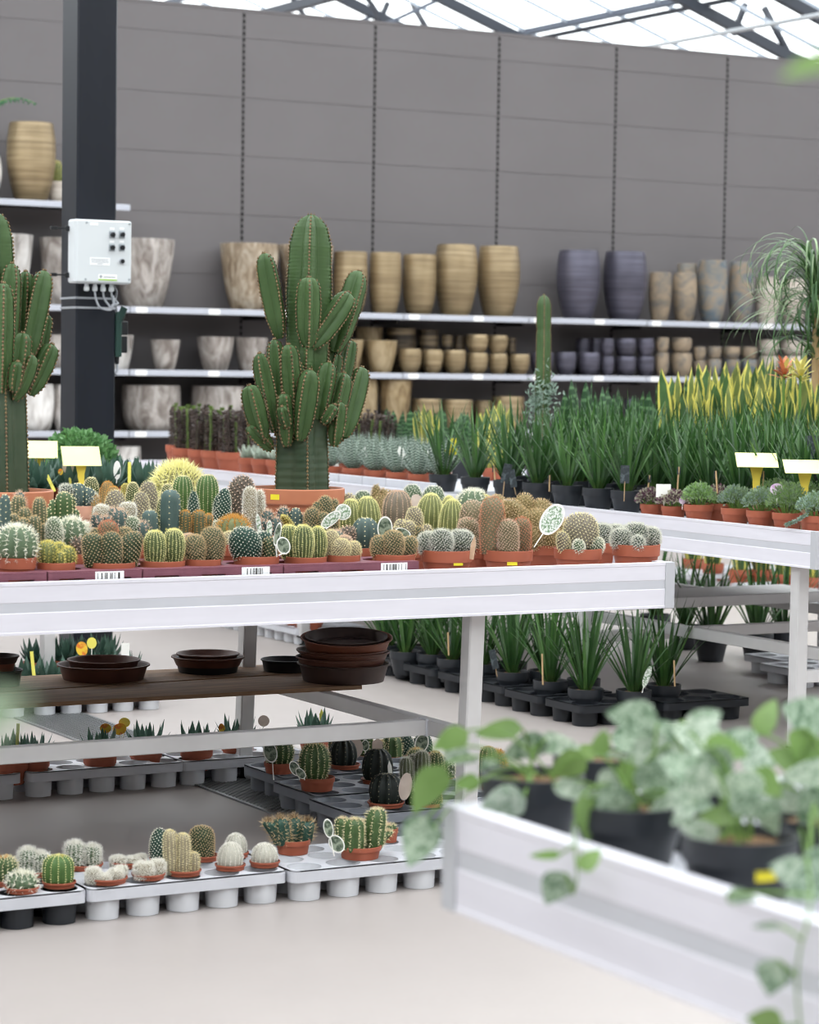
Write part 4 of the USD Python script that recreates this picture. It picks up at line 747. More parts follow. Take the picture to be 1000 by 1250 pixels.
# ---------------------------------------------------------------- the two tree cacti
M['edge_brown'] = mat('rib_edge_brown', '#5d4a34', '#85714e', 60, .7)
def frame_stem(t, P, W, ribs, g, depth=.42, spines=True, name='branch', tipend=True, wav=.012, turn=math.radians(-119), amp=.03):
    """a ribbed branch along the points P with radii W; brown notched edges run along its ribs"""
    P, W = np.asarray(P, float), np.asarray(W, float); n = len(P); nt = ribs * 10; th = np.arange(nt) * 2 * math.pi / nt
    tt = np.gradient(P, axis=0); tt /= np.linalg.norm(tt, axis=1, keepdims=True); u = np.cross(tt[0], (math.cos(turn), math.sin(turn), 0.1)); u /= np.linalg.norm(u)
    tw = np.abs(((ribs * th / (2 * math.pi)) % 1.0) - .5) * 2; k = 1 - depth * (1 - tw ** 1.15); V, E_, EN = [], [], []
    s = np.r_[0, np.cumsum(np.linalg.norm(np.diff(P, axis=0), axis=1))]
    for i in range(n):
        u = u - tt[i] * (u @ tt[i]); u /= np.linalg.norm(u); w = np.cross(tt[i], u)
        r = W[i] * (1 + amp * math.cos(2 * math.pi * s[i] / wav)); V.append(P[i] + r * k[:, None] * (np.cos(th)[:, None] * u + np.sin(th)[:, None] * w))
        for q in range(ribs):
            a = 2 * math.pi * q / ribs; d = math.cos(a) * u + math.sin(a) * w; E_.append(P[i] + r * d); EN.append(d)
    Fs = []
    for i in range(n - 1):
        for j in range(nt):
            l = (j + 1) % nt; A = i * nt; Fs += [(A + j, A + l, A + nt + l), (A + j, A + nt + l, A + nt + j)]
    V = np.vstack(V + [P[-1:]]); L = (n - 1) * nt
    Fs += [(L + j, L + (j + 1) % nt, len(V) - 1) for j in range(nt)]
    st = part(t, name, (V, np.array(Fs)), g, smooth=True)
    E_, EN = np.array(E_).reshape(n, ribs, 3), np.array(EN).reshape(n, ribs, 3)
    A, N = [], []
    for q in range(ribs):
        m = max(3, int(s[-1] / .011)); x = np.linspace(0.02, 1, m) * s[-1]
        A.append(np.stack([np.interp(x, s, E_[:, q, c]) for c in range(3)], 1)); N.append(np.stack([np.interp(x, s, EN[:, q, c]) for c in range(3)], 1))
    A, N = np.vstack(A), np.vstack(N); b = .0042; e = np.tile(tt[n // 2], (len(A), 1)); f2 = np.cross(N, e)
    pads = np.stack([A + e * b * 1.5, A + f2 * b, A - e * b * 1.5, A - f2 * b, A + N * b], 1).reshape(-1, 3)
    kk = 5 * np.arange(len(A))[:, None, None] + np.array([[0, 1, 4], [1, 2, 4], [2, 3, 4], [3, 0, 4]])
    part(st, 'spines', join([(pads, kk.reshape(-1, 3)), needles(A, N, 3, .007, .6, .0022)]), M['edge_brown'], smooth=False, kind='stuff')
    return st
def tree_cactus(label, Y, potpx, trunk, stems, yr):
    cx = (potpx[0] + potpx[1]) / 2; c = atY(cx, yr, Y); D = dep(c); r = (potpx[1] - potpx[0]) / 2 * D / F
    t = thing('tree_cactus', label, 'cactus', (c[0], Y, ZB)); loc = t.loc; z1 = c[2] - ZB
    rim = .048; pr = [(0, 0), (r * .72, 0), (r * .72, 0), (r * .9, z1 - rim), (r * .9, z1 - rim), (r * .985, z1 - rim), (r, z1 - rim + .004), (r, z1 - .004), (r * .985, z1), (r * .93, z1), (r * .92, z1 - .03)]
    part(t, 'pot', lathe(pr, 56), M['terracotta2']); part(t, 'soil', lathe([(r * .925, z1 - .03), (r * .4, z1 - .02), (0, z1 - .018)], 24), M['gravel'])
    sticker(t, r, z1 - rim / 2, -141, .03, .017)
    def pt(x, y, dy): p = atY(x, y, Y + dy); return p - loc
    x0, y0, x1, y1, w = trunk; a, b = pt(x0, y0, 0), pt(x1, y1, 0); a[2] = z1 - .03; q = np.linspace(0, 1, 40)[:, None]; rw = w / 2 * D / F
    frame_stem(t, a + (b - a) * q, rw * (1.0 + .08 * (1 - q[:, 0])), 5, G['eupho'], .30, name='trunk', wav=.024, amp=.012)
    for k_, (bx0, by0, tx, ty, w, dy0, dy1) in enumerate(stems):
        a, b = pt(bx0, by0, dy0), pt(tx, ty, dy1); L = np.linalg.norm(b - a); n = max(14, int(L / .005)); q = np.linspace(0, 1, n)
        mid = (a + b) / 2 + np.array([(bx0 - tx) * -.0 , 0, -.06 * L * min(1, abs(tx - bx0) / 40)])
        P = ((1 - q) ** 2)[:, None] * a + (2 * q * (1 - q))[:, None] * mid + (q ** 2)[:, None] * b
        W = w / 2 * D / F * 1.06 * np.interp(q, [0, .07, .25, .6, .85, .94, .98, 1], [.35, .6, .9, 1, .92, .72, .45, .12])
        frame_stem(t, P, W, 4 if w > 24 else 5, G['euph'], .52 if w > 24 else .46, turn=math.radians(-119 + (0, 38, 8, -22, 35, 12)[k_ % 6]))
    return t
tree_cactus('big branching tree cactus in a wide clay bowl, standing mid-bench before the shelves', 6.98, (301, 421), (366, 592, 366, 508, 66), [
    (373, 505, 380, 262, 52, 0, 0), (342, 413, 322, 309, 30, .02, .02), (376, 424, 377, 338, 28, -.05, -.075), (379, 424, 426, 357, 30, -.04, -.06), (408, 430, 439, 331, 33, .01, .02), (340, 505, 335, 414, 22, 0, .0), (357, 508, 352, 420, 24, -.03, -.05),
    (337, 528, 317, 431, 23, .0, -.01), (322, 540, 304, 470, 25, -.02, -.04), (366, 538, 379, 451, 28, -.07, -.10), (389, 512, 402, 442, 26, -.05, -.06), (371, 490, 376, 437, 22, .0, -.02), (393, 490, 400, 422, 22, .03, .04), (418, 480, 430, 416, 20, .04, .06),
    (402, 528, 420, 455, 26, -.03, -.04), (420, 534, 442, 448, 28, .0, .02), (351, 522, 344, 496, 15, -.07, -.09), (394, 517, 409, 494, 15, -.07, -.09), (332, 548, 304, 519, 20, -.01, -.02), (345, 540, 329, 452, 20, .03, .05), (385, 540, 391, 470, 24, .04, .06), (410, 540, 431, 500, 20, .03, .04), (392, 430, 402, 360, 28, .05, .06), (360, 500, 364, 425, 20, .05, .05), (325, 520, 322, 440, 20, .05, .06), (400, 500, 412, 432, 20, .02, .03), (350, 545, 346, 480, 20, -.05, -.06), (408, 545, 415, 490, 20, -.05, -.06), (376, 520, 362, 440, 20, -.03, -.03)], 595)
tree_cactus('second tree cactus cut by the picture edge, with short fat upper arms', 6.9, (-56, 65), (4, 596, 2, 470, 58), [
    (-4, 480, -8, 258, 46, .02, .02), (8, 460, 15, 321, 26, -.03, -.04), (26, 440, 31, 331, 24, .02, .02), (30, 445, 54, 330, 32, -.01, -.01), (20, 468, 28, 406, 26, -.06, -.08), (2, 480, 4, 345, 26, -.06, -.09), (36, 482, 64, 420, 25, -.02, -.03),
    (17, 478, 22, 441, 18, -.08, -.10), (16, 488, 38, 432, 26, -.05, -.06), (48, 440, 58, 384, 18, .02, .02), (-15, 470, -28, 380, 26, 0, 0)], 598)
# ---------------------------------------------------------------- leafy plants: one of each kind is built, the rest refer to it
def leafmat(name, a, b, scale, kind='plain', c=None, rough=.38, tr=.22):
    N = {'tc': ('texture_coordinate', {}), 'n': ('noise_texture', {'scale': scale, 'detail': 3}), 'r': ('rgb_ramp', {'ramp': [(.35, C(tone(a, .92, .78))), (.65, C(tone(b, .92, .78)))]}), 'p': ('principled_bsdf', {'roughness': rough, 'specular_ior_level': .45}),
         'oi': ('object_info', {}), 'mr': ('map_range', {'to_min': .82, 'to_max': 1.18}), 'h': ('hsv', {}), 't': ('translucent_bsdf', {}), 'm': ('mix_closure', {'fac': tr})}
    L = [('tc.object', 'n.vector'), ('n.fac', 'r.fac'), ('oi.random', 'mr.value'), ('mr.result', 'h.value'), ('p.BSDF', 'm.closure1'), ('t.BSDF', 'm.closure2')]; out = 'r.color'
    if kind in ('margin', 'band'):
        N |= {'uv': ('uvmap', {'attribute': 'st'}), 'sx': ('separate_xyz', {}), 'd': ('math', {'math_type': 'subtract', 'value2': .5}), 'a': ('math', {'math_type': 'absolute'})}; L += [('uv.UV', 'sx.vector'), ('sx.x', 'd.value1'), ('d.value', 'a.value1')]
    if kind == 'margin':
        N |= {'st': ('math', {'math_type': 'greater_than', 'value2': .33}), 'mx': ('mix_color', {'b': C(c)})}; L += [('a.value', 'st.value1'), ('st.value', 'mx.fac'), (out, 'mx.a')]; out = 'mx.result'
    if kind == 'band':
        N |= {'nw': ('math', {'math_type': 'multiply_add', 'value2': 7.0}), 'vm': ('math', {'math_type': 'multiply', 'value2': 75.0 if name != 'leaf_banded' else 60.0}), 'w': ('math', {'math_type': 'sine'}), 'wr': ('rgb_ramp', {'ramp': [(.2, (0, 0, 0)), (.8, (1, 1, 1))]}), 'mx': ('mix_color', {'b': C(c)})}
        L += [('sx.y', 'vm.value1'), ('n.fac', 'nw.value1'), ('vm.value', 'nw.value3'), ('nw.value', 'w.value1'), ('w.value', 'wr.fac'), ('wr.color', 'mx.fac'), (out, 'mx.a')]; out = 'mx.result'
    if kind == 'silver':
        N |= {'v': ('noise_texture', {'scale': 130, 'detail': 2, 'distortion': .6}), 'vr': ('rgb_ramp', {'ramp': [(.40, (0, 0, 0)), (.58, (1, 1, 1))]}), 'mx': ('mix_color', {'b': C(c)})}
        L += [('tc.object', 'v.vector'), ('v.fac', 'vr.fac'), ('vr.color', 'mx.fac'), (out, 'mx.a')]; out = 'mx.result'
    L += [(out, 'h.color'), ('h.color', 'p.base_color'), ('h.color', 't.color')]
    return usdkit.material(stage, f'/World/Looks/{name}', N, L, surface='m.closure')
LM = {'grass': leafmat('leaf_dark_strap', '#2e5b27', '#417430', 9, rough=.3), 'grass2': leafmat('leaf_mid_strap', '#437631', '#5a8f3f', 9, rough=.3), 'band': leafmat('leaf_banded', '#2f5532', '#3b643c', 9, 'band', '#5f8259'), 'vari': leafmat('leaf_variegated', '#47703c', '#5a8548', 14, 'margin', '#d6cd6a'),
      'vari2': leafmat('leaf_gold', '#7f9548', '#a3ac58', 12, 'margin', '#e2d873'), 'zebra': leafmat('leaf_zebra', '#4f6a58', '#5d7866', 20, 'band', '#b4c1b4'), 'aloe': leafmat('leaf_aloe_dark', '#3c6350', '#527a64', 14), 'aloe2': leafmat('leaf_aloe_grey', '#56756a', '#6b8a7c', 14),
      'pale': leafmat('leaf_pale', '#a9b9a4', '#c6d2bf', 14), 'crassula': leafmat('leaf_crassula', '#5a9a4e', '#78b264', 20), 'sedum': leafmat('leaf_sedum', '#88ab74', '#a6c490', 40), 'sedum2': leafmat('leaf_sedum_blue', '#8fae98', '#abc6b2', 40), 'sedumf': leafmat('leaf_sedum_fresh', '#86b458', '#a2cc74', 40),
      'purple': leafmat('leaf_purple', '#6d4356', '#8d6074', 40), 'cream': leafmat('leaf_cream', '#b7b095', '#cfcab2', 40), 'brown': leafmat('leaf_brown', '#4c403a', '#6b584d', 30), 'greentip': leafmat('leaf_green_tip', '#6a8a3c', '#86a64e', 30), 'curl': leafmat('leaf_curl', '#5f8d48', '#a5c48c', 12, rough=.3),
      'curld': leafmat('leaf_curl_dark', '#35632f', '#4b7a3c', 12), 'orange': leafmat('bract_orange', '#e8663a', '#f0935a', 30), 'yellow': leafmat('bract_yellow', '#ecd94a', '#f2e680', 30), 'pothos': leafmat('leaf_silver_vine', '#5d8460', '#6d936c', 30, 'silver', '#a6b8a2', .42, .28),
      'pothosg': leafmat('leaf_green_vine', '#80ac50', '#98c066', 10, rough=.42, tr=.35), 'pothosl': leafmat('leaf_silver_vine_pale', '#86a783', '#98b794', 30, 'silver', '#c2cfbd', .42, .28), 'pothosp': leafmat('leaf_pale_vine', '#9fbf94', '#aecba2', 10, rough=.5, tr=.4), 'fern': leafmat('leaf_fern', '#3f8a52', '#5aa568', 20)}
M['stalk'] = mat('stalk_green', '#6d8f45', rough=.5, leaf=.1); M['wood'] = mat('stick_wood', '#c3a37a', rough=.7); M['whitetray'] = mat('tray_white', '#c6c7cd', '#bebfc5', 8, .45); M['blacktray'] = mat('tray_black', '#202328', rough=.5); M['greytray'] = mat('tray_grey', '#8b8f97', '#81858d', 8, .5)
def arch(base, az, L, up0, droop, n=9, side=0.0):
    """points of a leaf that starts upward at up0 (radians from upright) and bends over by droop"""
    q = np.linspace(0, 1, n); a = up0 + droop * q ** 1.6; ds = L / (n - 1); P = [np.array(base, float)]
    for i in range(n - 1):
        aa = (a[i] + a[i + 1]) / 2; z_ = az + side * q[i]; P.append(P[-1] + ds * np.array([math.sin(aa) * math.cos(z_), math.sin(aa) * math.sin(z_), math.cos(aa)]))
    return np.array(P)
def leaf(t, P, az, w, prof, mt, fold=.35, name='leaf'):
    q = np.linspace(0, 1, len(P)); W = w / 2 * np.interp(q, prof[0], prof[1]); V, f, uv = strip(P, (-math.sin(az), math.cos(az), 0.0), W, fold)
    part(t, name, (V, f), mt, smooth=True, uv=uv)
STRAP, SWORD, ROS = ([0, .15, .5, .8, 1], [.8, 1, .95, .55, .03]), ([0, .2, .5, .8, .93, 1], [.55, .8, 1, .85, .5, .02]), ([0, .25, .6, 1], [.9, 1, .7, .02])
def potkind(t, r, h, mt, soil='soil'): pot(t, r, 0, h, mt, soil=soil); return h - .012
r_ = random.Random(3)
def mk_grass(name, n, L):
    t = proto(name); h = potkind(t, .072, .105, 'blackpot', 'gravel')
    for i in range(n):
        az = i * 2.4 + r_.uniform(-.3, .3); k = (i + .5) / n; up = .05 + .58 * k ** 1.05 + r_.uniform(-.08, .08); l = L * r_.uniform(.72, 1.05) * (1 - .15 * k)
        P = arch((math.cos(az) * .012, math.sin(az) * .012, h - .005), az, l, up, r_.uniform(.05, .45) * (.5 + k), 8, r_.uniform(-.2, .2)); leaf(t, P, az, r_.uniform(.013, .019), STRAP, LM['grass'] if r_.random() < .75 else LM['grass2'], .45)
    return t
GR = [mk_grass('grassy_plant', 26, .43), mk_grass('grassy_plant_b', 24, .46), mk_grass('grassy_plant_c', 28, .41)]
def mk_sword(name, n, L, w, mt, pm, lean=.16, r=.065):
    t = proto(name); h = potkind(t, r, .10, pm)
    for i in range(n):
        az = i * 2.4 + r_.uniform(-.4, .4); k = (i + .5) / n; P = arch((math.cos(az) * .022 * k * 1.5, math.sin(az) * .022 * k * 1.5, h - .01), az, L * r_.uniform(.7, 1.05), .03 + lean * k, r_.uniform(-.03, .1), 8, 0); leaf(t, P, az + r_.uniform(-.9, .9), w * r_.uniform(.8, 1.1), SWORD, mt if not isinstance(mt, tuple) else r_.choice(mt), .22)
    return t
SWB = [mk_sword('banded_snake_plant', 12, .40, .05, LM['band'], 'blackpot'), mk_sword('banded_snake_plant_b', 11, .44, .052, LM['band'], 'blackpot')]
SWV = [mk_sword('yellow_edged_snake_plant', 12, .50, .085, (LM['vari'], LM['vari'], LM['vari2']), 'terracotta'), mk_sword('yellow_edged_snake_plant_b', 12, .55, .078, (LM['vari2'], LM['vari']), 'terracotta')]
SWS = [mk_sword('short_snake_plant', 11, .24, .05, LM['band'], 'blackpot', .3)]
def mk_rosette(name, n, L, w, mt, pm, r, h0, th0=.05, th1=1.25, cup=-.35, fold=.5):
    t = proto(name); h = potkind(t, r, h0, pm)
    for i in range(n):
        az = i * 2.39996; k = (i + .5) / n; up = th0 + (th1 - th0) * k ** .8; P = arch((math.cos(az) * .01, math.sin(az) * .01, h + .004), az, L * (.75 + .35 * math.sin(math.pi * min(1, k * 1.1))) * r_.uniform(.92, 1.06), up, cup * (1 if up > .3 else .2), 6); leaf(t, P, az, w * r_.uniform(.9, 1.08), ROS, mt, fold)
    return t
ALO = [mk_rosette('aloe_rosette', 20, .105, .034, LM['aloe'], 'terracotta', .055, .075), mk_rosette('aloe_rosette_b', 18, .10, .036, LM['aloe'], 'terracotta', .055, .075, .1, 1.1)]
ALG = [mk_rosette('grey_aloe_rosette', 26, .095, .026, LM['aloe2'], 'terracotta', .055, .075)]
ZEB = [mk_rosette('striped_rosette', 34, .15, .0135, LM['zebra'], 'terracotta', .05, .06, .02, 1.0, -.25), mk_rosette('striped_rosette_b', 30, .16, .0135, LM['zebra'], 'terracotta', .05, .06, .02, .9, -.2)]
PAL = [mk_rosette('pale_rosette', 22, .075, .038, LM['pale'], 'terracotta', .062, .085, .1, 1.3, -.5)]
def little_leaves(P, D, L, w, fold=.4):
    """many tiny leaves: a bent pair of triangles each"""
    V, Fs = [], []
    P, D = np.asarray(P, float), np.asarray(D, float); D = D / np.linalg.norm(D, axis=1, keepdims=True); s = np.cross(D, rng.normal(size=D.shape)); s /= np.linalg.norm(s, axis=1, keepdims=True); n = np.cross(s, D); L = np.broadcast_to(L, len(P))[:, None]; w = np.broadcast_to(w, len(P))[:, None]
    V = np.stack([P, P + D * L * .55 - s * w / 2 + n * w * fold, P + D * L, P + D * L * .55 + s * w / 2 + n * w * fold], 1).reshape(-1, 3); k = 4 * np.arange(len(P))[:, None, None] + np.array([[0, 2, 1], [0, 3, 2]])
    return V, k.reshape(-1, 3)
def mk_stacked(name, tip):
    t = proto(name); h = potkind(t, .062, .09, 'terracotta')
    for i in range(4):
        a = i * 1.6 + .4; b = np.array([math.cos(a) * .025, math.sin(a) * .025, h]); H = r_.uniform(.13, .2)
        part(t, 'stem', tube([b, b + (0.004, 0, H * .5), b + (.0, 0.004, H)], .007, 8), LM['brown' if i % 2 else 'greentip'])
        z = np.repeat(np.arange(.01, H, .011), 6); az = np.tile(np.arange(6) * 1.047, len(z) // 6) + z * 90
        D = np.stack([np.cos(az), np.sin(az), np.full(len(z), -.12)], 1); part(t, 'foliage', little_leaves(b + np.stack([np.cos(az) * .005, np.sin(az) * .005, z], 1), D, .026, .013), LM['brown'], smooth=False, kind='stuff')
        m = 10; az = rng.uniform(0, 6.28, m); part(t, 'tip_leaves', little_leaves(np.tile(b + (0, 0, H), (m, 1)), np.stack([np.cos(az) * .5, np.sin(az) * .5, np.ones(m)], 1), .022, .010), LM[tip], smooth=False, kind='stuff')
    return t
STK = [mk_stacked('stacked_succulent', 'greentip'), mk_stacked('stacked_succulent_b', 'brown')]
def mk_mound(name, mts, r, h0, R, H, n, L, w, pm='terracotta'):
    t = proto(name); h = potkind(t, r, h0, pm)
    for j, m_ in enumerate(mts):
        az, k, e = rng.uniform(0, 6.28, n), np.sqrt(rng.uniform(0, 1, n)), rng.uniform(.55, 1, n); x = np.stack([np.cos(az) * k * R, np.sin(az) * k * R, np.sqrt(np.maximum(0, 1 - k * k * .8)) * H * e * 1.1], 1)
        part(t, 'foliage', little_leaves(x + (0, 0, h), x * (1, 1, .7) + rng.normal(size=x.shape) * R * .35 + (0, 0, R * .3), L * rng.uniform(.7, 1.2, n), w), LM[m_], smooth=False, kind='stuff')
        for i in range(0, n, max(1, n // 14)): pass
        part(t, 'stems', join([tube([(x[i][0] * .3, x[i][1] * .3, h - .004), (x[i][0] * .8, x[i][1] * .8, h + x[i][2] * .6), tuple(x[i] + (0, 0, h))], .0014, 5) for i in range(0, n, max(1, n // 16))]), M['stalk'], kind='stuff')
    return t
SED = {'purple': mk_mound('purple_sedum', ['purple', 'cream'], .048, .055, .062, .065, 420, .014, .010), 'green': mk_mound('green_sedum', ['sedum', 'sedumf'], .058, .07, .062, .085, 420, .014, .008), 'grey': mk_mound('grey_green_sedum', ['sedum2', 'sedum'], .056, .07, .065, .085, 430, .014, .007), 'fresh': mk_mound('fresh_green_sedum', ['sedumf', 'sedum'], .056, .07, .075, .11, 460, .014, .007), 'cream': mk_mound('cream_sedum', ['cream', 'purple'], .05, .07, .055, .075, 300, .013, .008)}
CRA = mk_mound('jade_bush', ['crassula', 'crassula'], .07, .09, .13, .16, 520, .026, .018, 'blackpot')
def put(pr, name, label, cat, loc, rz=None, s=1.0, group=None): return thing(name, label, cat, loc, rz=r_.uniform(0, 360) if rz is None else rz, scale=s, group=group, ref=pr.path)
ZR = 0.821      # floor of the green-plant bench
# --- right bench, front line: dark strappy plants in black pots
G1, G2 = 'strappy plants in the front line of the green-plant bench', 'strappy plants packed behind the front line'
XF = 5.66
fronts = [541, 580, 620, 656, 692, 730, 765]
names = ['beside the striped rosettes', 'with a yellow card behind it', 'above the cream bristly cactus', 'behind the golden-brown crested cactus', 'in the middle of the front line', 'next to the one with a dark card', 'with a dark card on a stick, beside the purple sedum']
for i, x in enumerate(fronts):
    put(GR[i % 3], 'strappy_plant', f'dark strappy plant, {names[i]}', 'plant', (XF, yat(x, XF, .85), ZR), s=.92, group=G1)
yfirst = yat(765, XF, .85)
for j, X in enumerate((5.86, 6.05, 6.24, 6.43)):
    y = 7.02 + .06 * (j % 2); i = 0
    while y < 9.55 - .15 * j:
        put(r_.choice(GR), 'strappy_plant', f'dark strappy plant in the {ORD[j + 1]} line of the bench, {ORD[i]} from its near corner', 'plant', (X + r_.uniform(-.02, .02), y + r_.uniform(-.02, .02), ZR), s=r_.uniform(.88, 1.02), group=G2)
        y += .185; i += 1
for j, X in enumerate((6.62, 6.78)):
    y = yat(815, 6.62, 1.1); i = 0
    while y < 10.2:
        put(r_.choice(SWB), 'banded_snake_plant', f'grey-banded snake plant behind the strappy plants, {ORD[j]} line, {ORD[i]} from the near bench corner', 'plant', (X, y + r_.uniform(-.03, .03), ZR), s=r_.uniform(.95, 1.1), group='banded snake plants'); y += .17; i += 1
YV = (yat(1010, 6.62, 1.1), yat(822, 6.62, 1.1))
for j, X in enumerate((6.62, 6.80, 6.98, 7.16)):
    y = YV[0] + .05 * j; i = 0
    while y < YV[1] + .12 * j:
        put(r_.choice(SWV), 'yellow_edged_snake_plant', f'tall yellow-edged snake plant, {ORD[j]} of the hindmost lines, {ORD[i]} from the near bench corner', 'plant', (X, y + r_.uniform(-.03, .03), ZR), s=r_.uniform(.86, 1.02), group='yellow-edged snake plants'); y += .155; i += 1
for i, (x, X) in enumerate(((598, 6.66), (610, 6.7), (522, 6.5))): put(SWV[i % 2], 'yellow_edged_snake_plant', f'yellow-edged snake plant among the dark ones near the low gold tubs, {ORD[i]}', 'plant', (X, yat(x, X, 1.0), ZR), s=.66, group='yellow-edged snake plants')
# far half of the bench
GZ = 'striped rosettes at the far half of the green-plant bench'
for j, X in enumerate((5.67, 5.80, 5.93, 6.06, 6.19)):
    for i, x in enumerate(np.arange(404 - 3 * j, 548, 27 - j)):
        lab = f'grey-green white-striped rosette on the white tray edge, {ORD[i]} beyond the tree cactus' if j == 0 else f'grey-green striped rosette in the {ORD[j]} line behind the tray edge, {ORD[i]} beyond the tree cactus'
        put(ZEB[(i + j) % 2], 'striped_rosette', lab, 'succulent', (X, yat(x, X, .9), ZR + .022), s=1.08, group=GZ)
wt = thing('flat_tray', 'long white tray that holds the striped rosettes', 'plant tray', (5.60, yat(548, 5.66, .8), ZR))
wl = yat(402, 5.66, .8) - wt.loc[1]; part(wt, 'base', bx(0, .72, 0, wl, 0, .018), M['whitetray'], smooth=False)
for k in range(5): part(wt, 'front_lip', cbx(-.012, 0, wl * k / 5 + .004, wl * (k + 1) / 5 - .004, 0, .058, .003), M['whitetray'], smooth=False)
GK = 'brown stacked succulents'
for i, (x, X) in enumerate([(226, 5.68), (246, 5.67), (262, 5.68), (281, 5.67), (236, 5.85), (258, 5.86), (276, 5.84), (296, 5.87), (218, 5.86)]):
    put(STK[i % 2], 'stacked_succulent', f'brown scaly-stemmed succulent in a clay pot at the far bench end, {"front" if i < 4 else "back"} line, {ORD[i if i < 4 else i - 4]} one', 'succulent', (X, yat(x, X, .85), ZR), s=1.25, group=GK)
for i, (x, X) in enumerate([(404, 6.45), (420, 6.5), (436, 6.46), (452, 6.5), (468, 6.45), (412, 6.62), (444, 6.64), (474, 6.6)]):
    put(STK[1], 'stacked_succulent', f'purple-brown stacked succulent between tree cactus and low gold tubs, {ORD[i]} one', 'succulent', (X, yat(x, X, .95), ZR), s=1.2, group='purple-brown succulents behind the striped rosettes')
for i, x in enumerate((306, 322, 336)): put(PAL[0], 'pale_rosette', f'pale grey-white rosette in a clay pot, {ORD[i]} beyond the brown scaly succulents', 'succulent', (5.66 + .02 * (i == 2), yat(x, 5.66, .85), ZR), s=1.1, group='pale rosettes')
for i, x in enumerate(np.arange(478, 575, 14)): put(SWS[0], 'short_snake_plant', f'short dark snake plant in front of the low gold tubs, {ORD[i]} in line', 'plant', (6.62 + .05 * (i % 2), yat(x, 6.62, .95), ZR), s=1.1, group='short dark snake plants')
# sedum pots along the near front
for i, (x, k, X, lab) in enumerate([(796, 'purple', 5.63, 'purple-leaved sedum pot beside the white card'), (822, 'purple', 5.63, 'purple-leaved sedum pot next to the tall green sedum'), (853, 'green', 5.635, 'green sedum in a clay pot beside the purple ones'), (876, 'cream', 5.76, 'cream and brown sedum half hidden behind two green pots'),
                                   (898, 'grey', 5.635, 'grey-green sedum under the nearer yellow sign'), (929, 'grey', 5.63, 'grey-green sedum just past the yellow sign post'), (961, 'fresh', 5.635, 'fresh green trailing sedum in front of the second yellow sign'), (995, 'grey', 5.63, 'grey-green sedum at the picture edge'), (945, 'fresh', 5.78, 'fresh green sedum in the second line behind the trailing one'), (985, 'fresh', 5.78, 'fresh green sedum in the second line at the picture edge')]):
    put(SED[k], 'sedum_pot', lab, 'succulent', (X, yat(x, X, .84), ZR), s=1.0, group='sedum pots')
tr = thing('sedum_sprig', 'blue-green sedum sprig trailing over the rim of the green-plant bench', 'succulent', (0, 0, 0))
P = np.array([atX(988, 612, 5.60), atX(985, 628, 5.575), atX(972, 636, 5.545), atX(960, 641, 5.53)]); s = np.linspace(0, 3, 40); P = np.stack([np.interp(s, range(4), P[:, c]) for c in range(3)], 1)
part(tr, 'stem', tube(P, .0016, 5), M['stalk']); part(tr, 'foliage', little_leaves(np.repeat(P, 7, 0), rng.normal(size=(280, 3)), .011, .006), LM['sedum2'], smooth=False, kind='stuff')
# tall things standing among them
def slim(label, px, yt, w, X, zf, base_bush):
    Y = yat(px, X, 1.3); t = thing('slender_cactus', label, 'cactus', (X, Y, ZR)); p = atX(px, yt, X); D = dep(p); rw = w / 2 * D / F; H = p[2] - ZR; pot(t, .07, 0, .11, 'blackpot'); q = np.linspace(0, 1, 70)
    frame_stem(t, np.stack([np.sin(q * 3) * .004, 0 * q, .1 + (H - .1) * q], 1), rw * 1.05 * np.interp(q, [0, .5, .78, .80, .82, .95, .985, 1], [.9, 1, 1, .86, 1, .95, .6, .1]), 4, G['euph'], .36)
    n = 420; x = rng.normal(size=(n, 3)) * (.03, .03, .06) + (0, 0, H - .50); part(t, 'side_shoots', little_leaves(x, rng.normal(size=(n, 3)) + (0, 0, .5), .03, .012), LM['sedum2'], smooth=False, kind='stuff')
slim('single slender upright cactus rising above the strappy plants before the slate bowls', 662, 360, 17, 6.35, ZR, True)
random.seed(1); cp = thing('curly_palm', 'curly-leaved palm with thin arching ribbons at the picture edge', 'plant', (6.9, yat(996, 6.9, 1.5), ZR)); pot(cp, .09, 0, .15, 'blackpot')
cc = atX(996, 360, 6.9) - cp.loc
part(cp, 'trunk', tube([(0, 0, .13), (.01, 0, cc[2] * .5), (.0, 0, cc[2] * .8), (0, 0, cc[2])], [.035, .022, .018, .015], 10), M['wood'])
for i in range(300):
    az = i * 2.39996; k = r_.random(); up = r_.uniform(.1, 1.5); L = r_.uniform(.30, .60); dr = r_.uniform(1.8, 3.4) if r_.random() < .5 else r_.uniform(3.4, 5.2); z0 = cc[2] - r_.uniform(0, 1) ** 2 * .32
    if i % 4 == 0: L, up, dr, z0 = r_.uniform(.65, .95), r_.uniform(.0, .5), r_.uniform(4.2, 5.6), cc[2]
   
    P = arch((0, 0, z0), az, L * (.85 if dr > 3.3 else 1), up, dr, 16, r_.uniform(-.6, .6)); leaf(cp, P, az, r_.uniform(.006, .012), STRAP, LM['curl'] if r_.random() < .45 else LM['curld'], .4)
